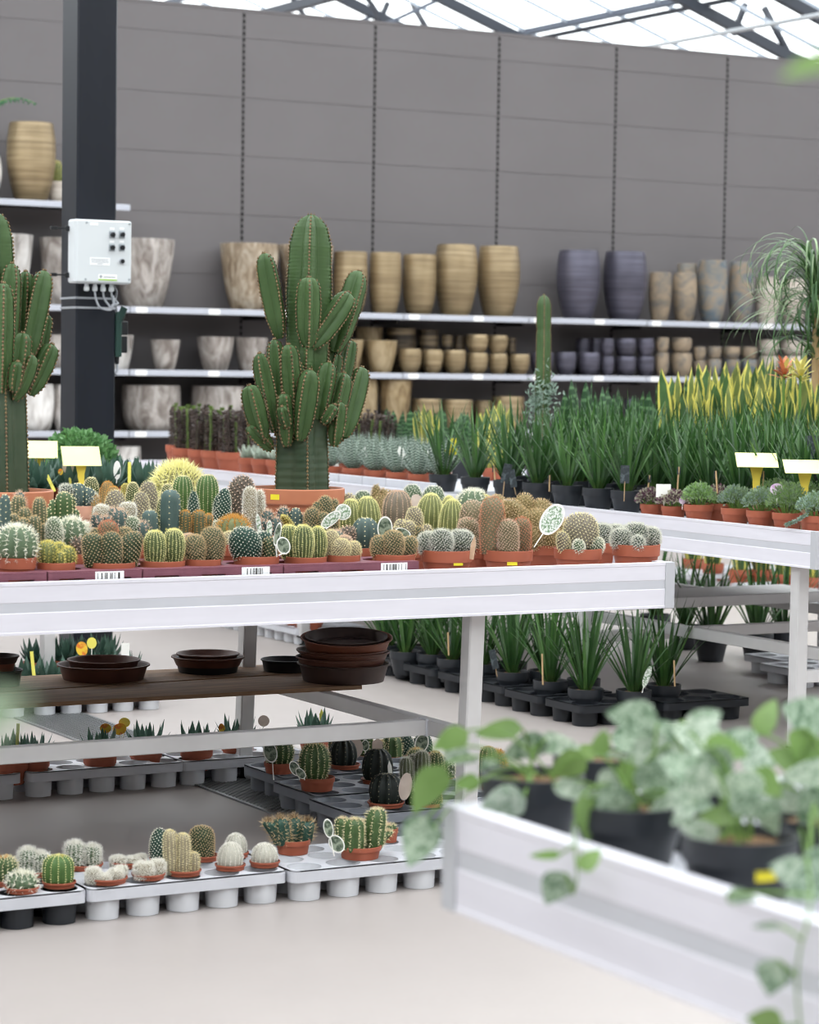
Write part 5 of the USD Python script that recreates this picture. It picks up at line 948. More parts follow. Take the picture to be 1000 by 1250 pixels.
for nm, px, py, mt, lab in (('orange_bromeliad', 957, 455, 'orange', 'orange star-shaped flower head above the yellow-edged snake plants'), ('yellow_bromeliad', 977, 457, 'yellow', 'yellow star-shaped flower head beside the orange one')):
    X = 6.52; Y = yat(px, X, 1.35); p = atX(px, py, X); t = thing('bromeliad', lab, 'flower', (X, Y, ZR)); pot(t, .06, 0, .10, 'blackpot'); h = p[2] - ZR
    part(t, 'flower_stalk', tube([(0, 0, .09), (0, 0, h)], .006, 8), M['stalk'])
    for i in range(18):
        az = i * 2.4; leaf(t, arch((0, 0, h - .03 + .003 * i), az, r_.uniform(.05, .085), .25 + .9 * (1 - i / 18), .5, 6), az, .022, SWORD, LM[mt if i % 5 else 'yellow'], .3, 'bract')
    for i in range(10):
        az = i * 2.4; leaf(t, arch((0, 0, .1), az, .42, .25, .5, 8), az, .03, STRAP, LM['grass2'], .3)
# --- back bench: dark aloe rosettes and jade bushes in front of the column
ap = [(42, 580, 0), (60, 588, 1), (88, 586, 0), (112, 590, 1), (128, 578, 0), (160, 588, 1), (178, 590, 0), (24, 586, 1), (4, 584, 0), (-18, 586, 1)]
for i, (x, y, k) in enumerate(ap):
    Y = 9.38 + .13 * (i % 2); put(ALO[k], 'aloe_rosette', f'dark aloe rosette in the front line before the steel column, {ORD[i]} one', 'succulent', (xat(x, Y, .9), Y, ZB), s=1.35, group='aloe rosettes on the bench before the column')
for i, x in enumerate((34, 70, 104, 136, 10, 150)): Y = 9.72; put(ALO[i % 2], 'aloe_rosette', f'dark aloe rosette in the second line before the column, {ORD[i]} one', 'succulent', (xat(x, Y, .9), Y, ZB), s=1.35, group='aloe rosettes in the second line before the column')
for i, (x, lab) in enumerate(((96, 'bushy green jade plant right in front of the steel column'), (44, 'bushy green jade plant behind the first yellow sign'), (14, 'bushy green jade plant nearest the tree cactus trunk'))):
    Y = 10.05 + .1 * i; put(CRA, 'jade_bush', lab, 'succulent', (xat(x, Y, .95), Y, ZB), s=1.0 if i else 1.25, group='jade bushes')
# ---------------------------------------------------------------- trays and cacti on the floor
def cup_tray(label, x0, y0, w, d, nx, ny, mt, cup=None, zd=.085, fill=(), group=None, rz=0):
    t = thing('cup_tray', label, 'plant tray', (x0, y0, 0), group=group); cup = cup or mt; cw, cd = w / nx, d / ny; rr = min(cw, cd) * .46
    pl = sbox(0, 0, w, d).buffer(-.02).buffer(.02, 6)
    for i in range(nx):
        for j in range(ny): pl = pl.difference(Point((i + .5) * cw, (j + .5) * cd).buffer(rr * .97, 14))
    part(t, 'deck', extrude(pl, zd - .003, zd), M[mt], smooth=False)
    o = sbox(0, 0, w, d).buffer(-.02).buffer(.02, 6); part(t, 'skirt', extrude(o.difference(o.buffer(-.003)), zd - .032, zd), M[mt], smooth=False)
    for i in range(nx):
        for j in range(ny):
            c = lathe([(0, 0.001), (rr * .84, 0.001), (rr * .88, 0.001), (rr * .97, zd - .002), (rr * .95, zd - .002), (rr * .84, .004), (0, .004)], 20)
            v = c[0]; a = np.arctan2(v[:, 1], v[:, 0]); v[:, :2] *= (1 + .015 * np.sign(np.sin(6 * a)))[:, None]
            part(t, 'cup', move((v, c[1]), ((i + .5) * cw, (j + .5) * cd, 0)), M[cup])
    return t
M['whitecup'] = mat('cup_grey_white', '#c9cace', rough=.5)
TY = 5.70; t1, t2 = xat(107, TY, .08), xat(109, TY, .08)
cup_tray('white-topped tray with black cups on the floor under the bench front', t1 - .56, TY, .56, .31, 5, 3, 'whitetray', 'blacktray')
cup_tray('white cup tray with woolly cacti in the middle of the floor line', t2, TY, .555, .31, 5, 3, 'whitetray', 'whitecup')
t3 = t2 + .56
cup_tray('grey-white cup tray with bright green cacti next to the blurred bench end', t3, TY - .02, .58, .31, 5, 3, 'whitetray', 'whitecup')
gF = 'cacti in the floor trays under the bench front'
def Fc(label, Y, p, heads, **k): k.setdefault('zf', .086); k.setdefault('zr', .100); k.setdefault('group', gF); return pxcactus(label, Y, p, heads, **k)
Fc('round green cactus with yellow ribs in the white-topped floor tray', 5.77, (51, 93, 1090), [(71, 1044, 38, 'gribs')])
Fc('low star-spined green cactus before the yellow-ribbed one in the floor tray', 5.75, (6, 48, 1096), [(27, 1066, 36, 'star')])
Fc('spiny green cactus at the picture edge of the floor tray', 5.85, (-14, 22, 1084), [(8, 1046, 28, 'obarrel')])
Fc('old-man cactus pair with silky white hair in the white-topped tray', 5.92, (22, 62, 1078), [(34, 1037, 22, 'oldman'), (50, 1042, 20, 'oldman', -.3)])
Fc('second silky old-man cactus pair beside the woolly clump', 5.95, (80, 126, 1073), [(91, 1029, 22, 'oldman', .1), (112, 1033, 20, 'oldman')])
Fc('clump of shaggy cream woolly cactus heads at the tray front', 5.765, (106, 156, 1086), [(114, 1060, 18, 'wool', -.1), (127, 1068, 16, 'wool', -.3), (141, 1062, 18, 'wool', -.1), (148, 1058, 15, 'wool', .3)])
Fc('small shaggy woolly cactus behind the woolly clump', 5.93, (134, 178, 1071), [(144, 1046, 18, 'wool'), (162, 1047, 18, 'wool', .1), (172, 1044, 14, 'wool', .3)])
Fc('two shaggy woolly cactus heads in the middle of the tray front', 5.765, (160, 202, 1081), [(176, 1053, 25, 'wool', -.2), (192, 1050, 20, 'wool')])
Fc('dark green white-topped egg cactus behind the cream columns', 5.93, (182, 212, 1062), [(195, 1013, 24, 'cone')])
Fc('cream-haired cactus of three columns in the floor tray', 5.77, (203, 246, 1076), [(207, 1014, 17, 'cream', .1), (223, 1018, 18, 'cream', -.1), (236, 1041, 15, 'cream')])
Fc('single dense brown egg-shaped cactus in the floor tray', 5.92, (230, 268, 1062), [(246, 1010, 30, 'brown')])
Fc('white egg-shaped cactus leaning beside the brown one', 5.78, (262, 300, 1072), [(282, 1029, 31, 'creamegg', 0, .05)])
Fc('white egg-shaped cactus behind the leaning white one', 5.92, (272, 304, 1060), [(288, 1018, 27, 'creamegg')])
Fc('last white egg-shaped cactus at the tray end', 5.78, (304, 342, 1068), [(323, 1030, 32, 'creamegg')])
Fc('bluish green cactus with long brown bristles in the grey-white tray', 5.9, (336, 379, 1044), [(327, 1003, 22, 'cereusb', 0, -.15), (342, 999, 21, 'cereusb', -.2), (358, 998, 20, 'cereusb', .2), (375, 1002, 21, 'cereusb', 0, .15)], zf=.086, zr=.124)
Fc('bright green cereus clump behind the oval plant tag', 5.77, (413, 466, 1045), [(417, 999, 18, 'cereus', .2), (432, 1000, 26, 'cereus', -.3), (460, 988, 26, 'cereus', -.1, .1), (447, 1002, 20, 'cereus', .4), (473, 1014, 20, 'cereus', .1)], zf=.086, zr=.120)
Fc('small green cactus right of the cereus clump in its own pot', 5.93, (462, 486, 1036), [(474, 1012, 20, 'cereus')], zf=.086, zr=.124)
# grey trays stepping back under the cross bar
ta, tb_, tc = (3.50, 7.0), (3.44, 6.66), (3.40, 6.33)
for k, (x, y) in enumerate((ta, tb_, tc)):
    cup_tray(f'grey cup tray under the cross bar, {("rear", "middle", "front")[k]} one of the stepped three', x, y, .56, .31, 5, 3, 'greytray', None, .085, group='grey stepped cup trays')
gD = 'dark cacti in the grey stepped trays'
def Dc(label, Y, p, heads, **k): k.setdefault('zf', .086); k.setdefault('group', gD); return pxcactus(label, Y, p, heads, **k)
Dc('dark spiny barrel cactus beside the bench leg in the rear grey tray', 7.1, (322, 360, 930), [(341, 902, 36, 'obarrel')])
Dc('orange-crowned barrel cactus in the middle grey tray', 6.76, (365, 409, 948), [(384, 907, 38, 'obarrel')])
Dc('black-green ribbed star cactus in a shallow pot, the rear one', 7.1, (402, 440, 932), [(419, 902, 35, 'darkstar')])
Dc('black-green ribbed star cactus with a pale flower bud', 6.85, (440, 482, 950), [(461, 914, 39, 'darkstar')])
Dc('black-green ribbed star cactus in front with a white bud', 6.42, (448, 494, 978), [(471, 944, 42, 'darkstar')])
Dc('silver-haired finger cactus pair beside the dark star cacti', 6.6, (488, 528, 965), [(496, 925, 17, 'hairy', -.1), (504, 922, 14, 'hairy', .3), (515, 917, 19, 'hairy', -.1)])
Dc('dark cactus half hidden behind the blurred vine leaf', 6.42, (492, 540, 992), [(506, 966, 24, 'darkstar'), (524, 962, 30, 'brown')])
Dc('green spiny cactus in the rear line behind the flowering star cactus', 7.25, (462, 492, 935), [(478, 899, 26, 'cereus'), (466, 905, 18, 'obarrel')])
Dc('deep green spiral ball in the rear line of the grey trays', 7.3, (484, 510, 925), [(494, 897, 22, 'spiral')])
Dc('second deep green spiral ball in the rear line', 7.3, (504, 530, 925), [(516, 897, 24, 'spiral')])
Dc('small orange-spined cactus under the tag in the rear line', 7.05, (498, 524, 935), [(508, 914, 22, 'obarrel')])
Dc('small brown-spined cactus beside the rear star cactus', 7.3, (398, 424, 920), [(408, 892, 14, 'tancol'), (416, 899, 12, 'tancol')])
Dc('small green cactus behind the rear star cactus', 7.3, (436, 460, 922), [(447, 898, 18, 'dots')])
Dc('light spiny cactus near the bench leg in the middle grey tray', 6.8, (524, 556, 950), [(532, 918, 22, 'obarrel'), (546, 924, 20, 'star')])
Dc('tawny bristly cactus just beyond the bench leg', 6.95, (586, 622, 950), [(596, 912, 22, 'tancol'), (608, 918, 20, 'orange')], zf=.002)
# second line of white trays with dark rosettes
R2 = 7.43
for k, (x0, lab) in enumerate(((xat(222, R2, .08), 'white cup tray with two dark rosettes beside the far bench leg'), (xat(34, R2, .08), 'white cup tray with dark rosettes and an empty cup'), (xat(34, R2, .08) - .57, 'white cup tray at the picture edge of the second line'))):
    cup_tray(lab, x0, R2, .55 if k else .48, .31, 5 if k else 4, 3, 'whitetray', 'whitecup', group='white trays of the second floor line')
for i, (x, dy, k, lab) in enumerate([(14, .07, 0, 'dark green rosette at the picture edge in the second tray line'), (40, .09, 2, 'pale grey-green rosette in the second tray line'), (122, .06, 1, 'dark green rosette in front of the orange flower tags'), (178, .12, 0, 'largest dark green rosette in the second tray line'),
                                     (240, .07, 1, 'flat dark green rosette in a shallow pot next to the far bench leg'), (290, .12, 0, 'dark green rosette touching the far bench leg'), (384, .16, 1, 'dark green rosette seen past the far bench leg')]):
    Y = R2 + dy; put((ALO + ALG)[k], 'aloe_rosette', lab, 'succulent', (xat(x, Y, .12), Y, .042), s=1.0, group='dark rosettes of the second tray line')
# floor line in front of the column
x = xat(38, 9.15, .05)
for k in range(2): cup_tray(f'white cup tray on the floor {("before the column", "at the picture edge beside the column tray")[k]}', x - k * .58 + .02, 9.15, .56, .31, 5, 3, 'whitetray', 'whitecup', group='white trays before the column')
for k in range(2): cup_tray(f'white cup tray behind the first before the column, {("nearer the drain", "away from the drain")[k]}', x - k * .58 + .02, 9.75, .56, .31, 5, 3, 'whitetray', 'whitecup', group='white trays before the column')
for i, (px, Y, k) in enumerate([(30, 9.28, 0), (62, 9.24, 1), (100, 9.28, 0), (130, 9.26, 1), (150, 9.3, 0), (46, 9.9, 1), (76, 9.92, 0), (92, 9.94, 2), (108, 9.9, 1), (128, 9.92, 0)]):
    put((ALO + ALG)[k], 'aloe_rosette', f'dark rosette on the floor before the column base, {ORD[i % 5]} of the {("front", "rear")[i // 5]} line', 'succulent', (xat(px, Y, .2), Y, .04), s=1.15, group='dark rosettes on the floor before the column')
# white trays under the far half of the green-plant bench
for k, Y in enumerate((11.0, 11.6, 12.2)):
    cup_tray(f'white cup tray under the far half of the green-plant bench, {ORD[k]} behind the saucer stack', 5.56, Y, .40, .56, 3, 5, 'whitetray', 'whitecup', group='white trays under the far bench half')
for i, (px, kk) in enumerate(((350, 'pale'), (364, 'cream'), (377, 'pale'), (340, 'cream'), (330, 'pale'))): Y = yat(px, 5.66, .1); put(PAL[0] if kk == 'pale' else SED['cream'], 'potted_succulent', f'{"pale rosette" if kk == "pale" else "cream sedum"} in a clay pot on the floor behind the saucer stack, {ORD[i]} one', 'succulent', (5.66, Y, .035), s=1.2, group='clay pots on the floor under the far bench half')
# black trays with strappy plants on the floor along the green-plant bench
gs = [(495, 797), (528, 800), (553, 806), (590, 812), (626, 822), (672, 833), (715, 843), (774, 845), (810, 838)]
wh = ['deepest of the line beyond the saucer stack', 'second beyond the saucer stack', 'third beyond the saucer stack', 'right behind the near bench leg', 'with a dark card on a stick', 'in front of the farther bench leg', 'at the tray corner nearest the viewer', 'with a grey curled tag', 'last one, in the shadow under the bench']
for i, (px, py) in enumerate(gs):
    p = at(px, py, .125); put(GR[i % 3], 'strappy_plant', f'strappy plant in a black floor tray, {wh[i]}', 'plant', (p[0], p[1], .03), s=1.0, group='strappy plants in black floor trays')
for i, (X, Y, w, d) in enumerate([(5.31, 8.02, .36, .28), (5.66, 7.95, .42, .32), (5.31, 8.33, .36, .28), (5.33, 8.64, .36, .28), (5.35, 8.95, .36, .28), (5.35, 9.26, .36, .28), (5.37, 9.57, .36, .28), (5.38, 9.9, .36, .28)]):
    cup_tray(f'black cup tray on the floor along the green-plant bench, {ORD[i]} from the viewer', X, Y, w, d, 3, 2, 'blacktray', None, .088, group='black floor trays')
i = 0
for (px, X, Y) in [(0, 5.6, 8.75), (0, 5.62, 9.05), (0, 5.62, 9.4), (0, 5.6, 9.75), (0, 5.6, 8.45), (0, 5.45, 9.85)]:
    put(GR[i % 3], 'strappy_plant', f'strappy plant in the second line of the black floor trays, {ORD[i]} one', 'plant', (X, Y, .03), s=.98, group='strappy plants in black floor trays'); i += 1
# deep under the near end of the green-plant bench
for k, (X, Y) in enumerate([(6.86, 8.62), (7.02, 8.95)]):
    cup_tray(f'white cup tray in the shade under the green-plant bench, {ORD[k]} from its leg', X, Y, .54, .30, 4, 2, 'whitetray', 'whitecup', group='white trays in the shade')
for i, (px, py) in enumerate([(800, 772), (868, 800), (924, 796), (958, 793), (838, 786)]):
    p = at(px, py - 8, .06); put(GR[i % 3], 'strappy_plant', f'dark strappy plant deep in the shade under the bench, {ORD[i]} one', 'plant', (p[0], p[1], .002), s=1.15, group='strappy plants in the shade')
for k, (X, Y) in enumerate([(9.3, 11.8), (9.9, 11.8), (9.3, 13.0), (9.9, 13.0), (10.5, 13.0)]): cup_tray(f'white cup tray on the open floor beyond the bench, {ORD[k]} one', X, Y, .56, .6, 4, 4, 'whitetray', 'whitecup', group='white trays beyond the bench')
for i, (px, py) in enumerate([(846, 700), (903, 714), (930, 714), (957, 720), (994, 724), (870, 706)]):
    p = at(px, py, .05); put(SWV[i % 2], 'yellow_edged_snake_plant', f'yellow-edged snake plant in a clay pot on the open floor beyond the bench, {ORD[i]} one', 'plant', (p[0], p[1], .035), s=1.15, group='snake plants on the open floor')
# ---------------------------------------------------------------- planks and saucers on the cross bars
M['plank'] = mat('plank_brown', '#8a6b50', '#69503b', 4, .75, 5, stretch=(1, 8, 8), bump=.15, bscale=30); M['plankedge'] = mat('plank_edge', '#6e4c36', '#4b3325', 20, .8)
M['sau'] = mat('saucer_brown', '#5f3a2d', '#543227', 12, .5); M['saud'] = mat('saucer_dark', '#43302a', '#372722', 12, .5); M['saub'] = mat('saucer_black', '#1f2023', rough=.45); M['saut'] = mat('saucer_terracotta', '#7e4a36', '#70412f', 10, .5)
zp = .384
def board(label, q):
    t = thing('plank', label, 'plank', (0, 0, .371)); c = [np.array(at(*s, zp))[:2] for s in q]
    part(t, 'board', extrude(Polygon(c), 0, .0125), M['plank'], smooth=False)
ex = lambda a, b: (a[0] + (a[0] - b[0]) * 3.0, a[1] + (a[1] - b[1]) * 3.0)
fr, ck, bk = ((18, 859.5), (442, 836.5)), ((18, 843.5), (430, 817.5)), ((18, 825.5), (420, 806.5))
def lft(a, n): return (a[0][0] - n, a[0][1] + (a[0][1] - a[1][1]) / (a[1][0] - a[0][0]) * n)
board('weathered brown plank under the saucers, front one', (lft(fr, 120), fr[1], (ck[1][0], ck[1][1] + .7), (lft(ck, 120)[0], lft(ck, 120)[1] + .7)))
board('weathered brown plank under the saucers, rear one', ((lft(ck, 120)[0], lft(ck, 120)[1] - .5), (ck[1][0], ck[1][1] - .5), bk[1], lft(bk, 120)))
def saucer(label, loc, r, h, mt, tilt=None, rz=0):
    t = thing('saucer', label, 'plant saucer', loc, rz=rz, tilt=tilt, group='plant saucers on the planks'); rb = r * .86
    part(t, 'dish', lathe([(0, 0), (rb, 0), (rb, 0), (r * .95, h - .006), (r * .95, h - .006), (r, h - .004), (r, h), (r * .975, h + .001), (r * .94, h - .004), (rb * .97, .006), (rb * .97, .006), (rb * .75, .005), (rb * .74, .008), (rb * .72, .005), (0, .005)], 48), M[mt])
p = at(109, 823, zp); saucer('wide brown saucer with a smaller one inside it', (p[0], p[1] - .12, zp), .15, .048, 'sau'); saucer('smaller brown saucer lying inside the wide one', (p[0] + .005, p[1] - .11, zp + .022), .118, .04, 'sau')
p = at(240, 816, zp); saucer('black saucer under two brown ones, standing alone on the plank', (p[0], p[1] - .09, zp), .112, .045, 'saub'); saucer('brown saucer lying in the lone black one', (p[0], p[1] - .09, zp + .022), .122, .03, 'sau'); saucer('thin brown saucer topmost on the lone black one', (p[0], p[1] - .09, zp + .040), .105, .022, 'sau')
p = at(346, 816, zp); saucer('small black saucer tucked against the tall stack', (p[0] - .02, p[1] - .06, zp), .085, .04, 'saub')
p = at(402, 826, zp); c = (p[0], p[1] - .10)
zz = zp
for lab, r, h, mt, dz, dx in [('lowest deep dark saucer of the tall stack', .152, .058, 'saud', .034, 0), ('second saucer from the bottom of the tall stack', .146, .045, 'sau', .022, -.012), ('third saucer of the tall stack, with a brown lip', .150, .04, 'sau', .016, 0), ('fourth saucer of the tall stack', .148, .03, 'sau', .012, -.008)]:
    saucer(lab, (c[0] + dx, c[1], zz), r, h, mt); zz += dz
saucer('tilted terracotta saucer near the top of the tall stack', (c[0] + .01, c[1], zz + .016), .15, .042, 'saut', 6, -29); saucer('topmost brown saucer tilted on the tall stack', (c[0] + .008, c[1], zz + .026), .134, .036, 'saud', 6, -29)
p = at(-8, 834, zp); saucer('black saucer at the picture edge of the plank', (p[0] - .0, p[1] - .05, zp), .075, .05, 'saub'); saucer('small terracotta saucer in the black one at the picture edge', (p[0] - .005, p[1] - .05, zp + .046), .058, .03, 'saut'); saucer('brown saucer topmost at the picture edge', (p[0] - .005, p[1] - .05, zp + .072), .068, .022, 'saud')
# ---------------------------------------------------------------- price signs and plant tags
M['sign'] = mat('sign_pale_yellow', '#f4f1a8', '#f0eda0', 5, .45); M['post'] = mat('sign_post', '#ead04e', rough=.5); M['tagwhite'] = mat('tag_white', '#f1f0ea', rough=.5); M['tagprint'] = mat('tag_print', '#e9ece6', '#6d8f66', 160, .5, 3, .42, .6); M['tagdark'] = mat('tag_dark_print', '#3a4a3a', '#8f9a86', 90, .5, 3, .4, .62); M['card'] = mat('card_dark', '#2f363a', '#5d676b', 80, .6, 3, .5, .7); M['tagtan'] = mat('tag_tan', '#c9a98c', '#b7967a', 30, .6); M['blue'] = mat('print_blue', '#4f6fc0', rough=.6); M['tagyel'] = mat('tag_yellow', '#ece36a', rough=.5); M['tagor'] = mat('tag_orange', '#e07d2f', '#ecc33c', 40, .5, 3, .45, .55); M['pinkt'] = mat('tag_pink', '#c89ac6', '#e3d3e4', 50, .6); M['tagpink'] = mat('tag_beige', '#d9c9bd', '#cdbbae', 20, .6)
def sign(label, c, w, d, tilt, yaw, zb, posth):
    t = thing('price_sign', label, 'price sign', (c[0], c[1], zb)); h = c[2] - zb
    a = math.radians(yaw); ux = np.array([math.cos(a), math.sin(a), .0]); up = np.array([-math.sin(a) * math.cos(tilt), math.cos(a) * math.cos(tilt), math.sin(tilt)])
    part(t, 'plate', slab(sbox(-w / 2, -d / 2, w / 2, d / 2), (0, 0, h), ux, up, .002), M['sign'], smooth=False)
    part(t, 'post', slab(Polygon([(-.028, h - .012), (.028, h - .012), (.014, h - .07), (.012, h - posth), (-.012, h - posth), (-.014, h - .07)]), (0, 0, 0), ux, (0, 0, 1), .003), M['post'], smooth=False)
    part(t, 'stake', slab(sbox(-.011, 0, .011, max(.02, h - posth + .005)), (0, .002, 0), ux, (0, 0, 1), .002), M['tagtan'], smooth=False)
c = atX(924, 562, 5.70); sign('pale yellow price sign on a post above the sedum pots, nearer one', c, .155, .12, .42, -32, ZR, .13)
c = atX(983, 570, 5.70); sign('pale yellow price sign above the sedum pots at the picture edge', c, .155, .12, .38, -32, ZR, .12)
c = atY(49, 549, 9.6); sign('pale yellow price sign among the aloe rosettes, nearer the tree cactus', c, .142, .10, .75, -20, ZB, .14)
c = atY(99, 557, 9.3); sign('pale yellow price sign tilted in front of the steel column', c, .155, .10, .85, -12, ZB, .14)
def ell(a, b, n=24): return Polygon([(a * math.cos(x), b * math.sin(x)) for x in np.linspace(0, 2 * math.pi, n, endpoint=False)])
def tag(label, px, py, w, h, Y, ang, mt='tagprint', shape='oval', stake_to=None, yaw=-27, lean=0., back='tagwhite'):
    p = atY(px, py, Y); D = dep(p); W, H = w / 2 * D / F, h / 2 * D / F; a = math.radians(yaw); u = np.array([math.cos(a), math.sin(a), 0.]); v = np.array([-math.sin(a) * math.sin(lean), math.cos(a) * math.sin(lean), math.cos(lean)])
    t = thing('plant_tag', label, 'plant tag', p); r = math.radians(ang); ux, uy = u * math.cos(r) + v * math.sin(r), -u * math.sin(r) + v * math.cos(r)
    pl = ell(W, H) if shape == 'oval' else (sbox(-W, -H, W, H) if shape == 'card' else Polygon([(-W, -H), (W, -H), (W, H * .3), (0, H), (-W, H * .3)]))
    part(t, 'plate', slab(pl, (0, 0, 0), ux, uy, .0012), M[back], smooth=False)
    if shape == 'oval' and mt: part(t, 'picture', slab(ell(W * .84, H * .86), -np.cross(ux, uy) * .0006, ux, uy, .0004), M[mt], smooth=False); part(t, 'picture_back', slab(ell(W * .84, H * .86), np.cross(ux, uy) * .0014, ux, uy, .0004), M[mt], smooth=False)
    if stake_to is not None:
        q = atY(*stake_to, Y) - p; part(t, 'stake', tube([-uy * H * .8, q], .0016, 6), M['tagwhite' if back != 'card' else 'wood'], smooth=True)
    return t
tag('oval white-rimmed plant tag on a stick beside the big white ball cactus', 674, 634, 27, 42, 6.0, -32, 'tagprint', stake_to=(652, 668), yaw=-20)
tag('long white leaf-shaped tag with a picture among the dark netted balls', 404, 634, 14, 30, 6.3, -50, 'tagprint', yaw=-20, stake_to=(396, 655)); tag('round end of the white tag among the dark netted balls', 419, 625, 20, 20, 6.3, -30, 'tagprint', stake_to=(398, 646), yaw=-20)
tag('narrow upright white tag beside the round tag, at the spiral-studded cactus', 339, 652, 8, 30, 6.0, -12, 'tagdark', yaw=-45, stake_to=(338, 680)); tag('round plant tag with a succulent picture in front of the double barrel', 346, 666, 17, 22, 5.99, 20, 'tagdark', stake_to=(340, 678), yaw=-15)
tag('pointed ring-shaped tag above the three brown balls', 470, 645, 19, 30, 6.08, 0, 'tagdark', stake_to=(466, 664), yaw=-20); tag('second tag lying behind the three brown balls', 492, 650, 20, 10, 6.12, -20, 'tagdark', yaw=-20, stake_to=(486, 668))
tag('small white pointed tag before the white woolly finger cactus', 316, 641, 6, 28, 6.25, 8, 'tagprint', stake_to=(315, 668)); tag('small clear tag at the spiral-studded cactus', 329, 645, 7, 20, 6.2, 0, 'tagprint', stake_to=(328, 660))
tag('wooden stick label in the feathery grey cactus pot', 577.5, 668, 6, 30, 5.99, -8, None, 'point', back='tagtan')
tag('pink-white round tag in the far line behind the pale brown cactus', 509, 612, 14, 18, 6.62, 20, None, stake_to=(507, 652), shape='oval', back='tagpink')
tag('white oval tag among the aloe rosettes beside the column', 143, 574, 9, 23, 9.3, 0, None, stake_to=(142, 590)); tag('yellow stick tag among the aloe rosettes beside the column', 158, 577, 4, 26, 9.32, 0, None, 'card', back='tagyel')
tag('beige round tag behind the tilted yellow sign', 85, 570, 18, 18, 9.36, 0, None, back='tagpink'); tag('orange small tag beside the beige round one', 74, 576, 6, 8, 9.34, 0, None, back='tagor'); tag('yellow stick tag beneath the beige round one', 85, 582, 3, 20, 9.34, 8, None, 'card', back='tagyel'); tag('pale yellow stick tag beside the clay bowl of the second tree cactus', 62, 590, 4, 22, 9.3, 25, None, 'card', back='tagyel')
tag('white card with a blue stripe between the purple sedum pots', 810, 599, 18, 16, yat(810, 5.585, .95), 0, None, 'card', stake_to=(811, 622)); 
tag('dark card with white print on a stick in the front strappy plant', 763, 579, 11, 22, yat(763, 5.60, 1.0), 0, None, 'card', stake_to=(762, 612), back='card')
tag('dark card on a stick among the front strappy plants, paired', 618, 578, 10, 24, yat(618, 5.58, 1.0), -12, None, 'card', stake_to=(614, 606), back='card'); tag('second dark card of the pair among the front strappy plants', 626, 584, 8, 22, yat(626, 5.58, 1.0), 10, None, 'card', stake_to=(630, 604), back='card')
for i, (px, y0, y1, X) in enumerate(((605, 568, 592, 5.6), (671, 580, 600, 5.62), (827, 570, 602, 5.72), (876, 575, 602, 5.72), (932, 575, 602, 5.75), (791, 580, 600, 5.72))):
    t = thing('stick_label', f'thin wooden stick label in the strappy plants, {ORD[i]} counted from the cactus bench', 'stick label', atX(px, y1, X)); part(t, 'stick', tube([(0, 0, 0), atX(px + (i % 3 - 1) * 2, y0, X) - t.loc], .0035, 6), M['wood']); part(t, 'plate', move(cbx(-.008, .008, -.001, .001, -.03, .0, .0005), atX(px + (i % 3 - 1) * 2, y0, X) - t.loc), M['card'], smooth=False)
tag('yellow card among the strappy plants next to the striped rosettes', 554, 545, 8, 20, yat(554, 5.75, 1.0), 6, None, 'card', stake_to=(551, 580), back='sticker'); tag('yellow folded card low beside the taller yellow one', 548, 553, 10, 10, yat(548, 5.74, 1.0), 15, None, 'card', stake_to=(550, 575), back='sticker')
tag('lilac flower-picture tag behind the fresh green sedum', 948, 597, 16, 14, yat(948, 5.60, .9), 15, None, back='pinkt', stake_to=(948, 616)); tag('pink flower-picture tag between purple and green sedum', 833, 611, 8, 9, yat(833, 5.60, .88), 10, None, back='pinkt', stake_to=(833, 622))
for i, (px, py) in enumerate(((410, 572), (446, 552), (466, 549), (490, 551), (526, 553), (449, 560))): tag(f'small white paper tag in the striped rosettes, {ORD[i]} beyond the tree cactus', px, py, 9, 14, yat(px, 5.68 + .14 * (i % 3), 1.0), (-20, 10, -5, 25, 0, 30)[i], None, 'point', stake_to=(px, py + 18))
# black sign at the picture edge
p = atX(996, 540, 5.9); t = thing('black_sign', 'black plant sign with white lettering and a yellow sticker at the picture edge', 'sign', (p[0], p[1], ZR)); a = math.radians(-27); u = np.array([math.cos(a), math.sin(a), 0]); h = p[2] - ZR
part(t, 'board', slab(sbox(-.04, -.1, .12, .025), (0, 0, h), u, (0, 0, 1), .004), M['card'], smooth=False); part(t, 'top_strip', slab(sbox(-.04, -.025, .12, .025), -np.cross(u, (0, 0, 1)) * .001 + (0, 0, h), u, (0, 0, 1), .001), M['black'], smooth=False)
tm = meshkit.text_mesh('HOU', .014, .001, bold=True); v = np.array(tm.vertices); part(t, 'lettering', (np.array([0, 0, h]) - np.cross(u, (0, 0, 1)) * .002 + (v[:, :1] - .012) * u + (v[:, 1:2] - .018) * np.array([0, 0, 1.]) - v[:, 2:3] * np.cross(u, (0, 0, 1)), np.array(tm.faces)), M['tagwhite'], smooth=False)
part(t, 'price_sticker', slab(sbox(-.037, -.006, -.012, .012), np.array([0, 0, h]) - np.cross(u, (0, 0, 1)) * .002, u, (0, 0, 1), .001), M['sticker'], smooth=False); part(t, 'foot', slab(sbox(-.02, -h, .02, -.09), (0, 0, h), u, (0, 0, 1), .004), M['black'], smooth=False)
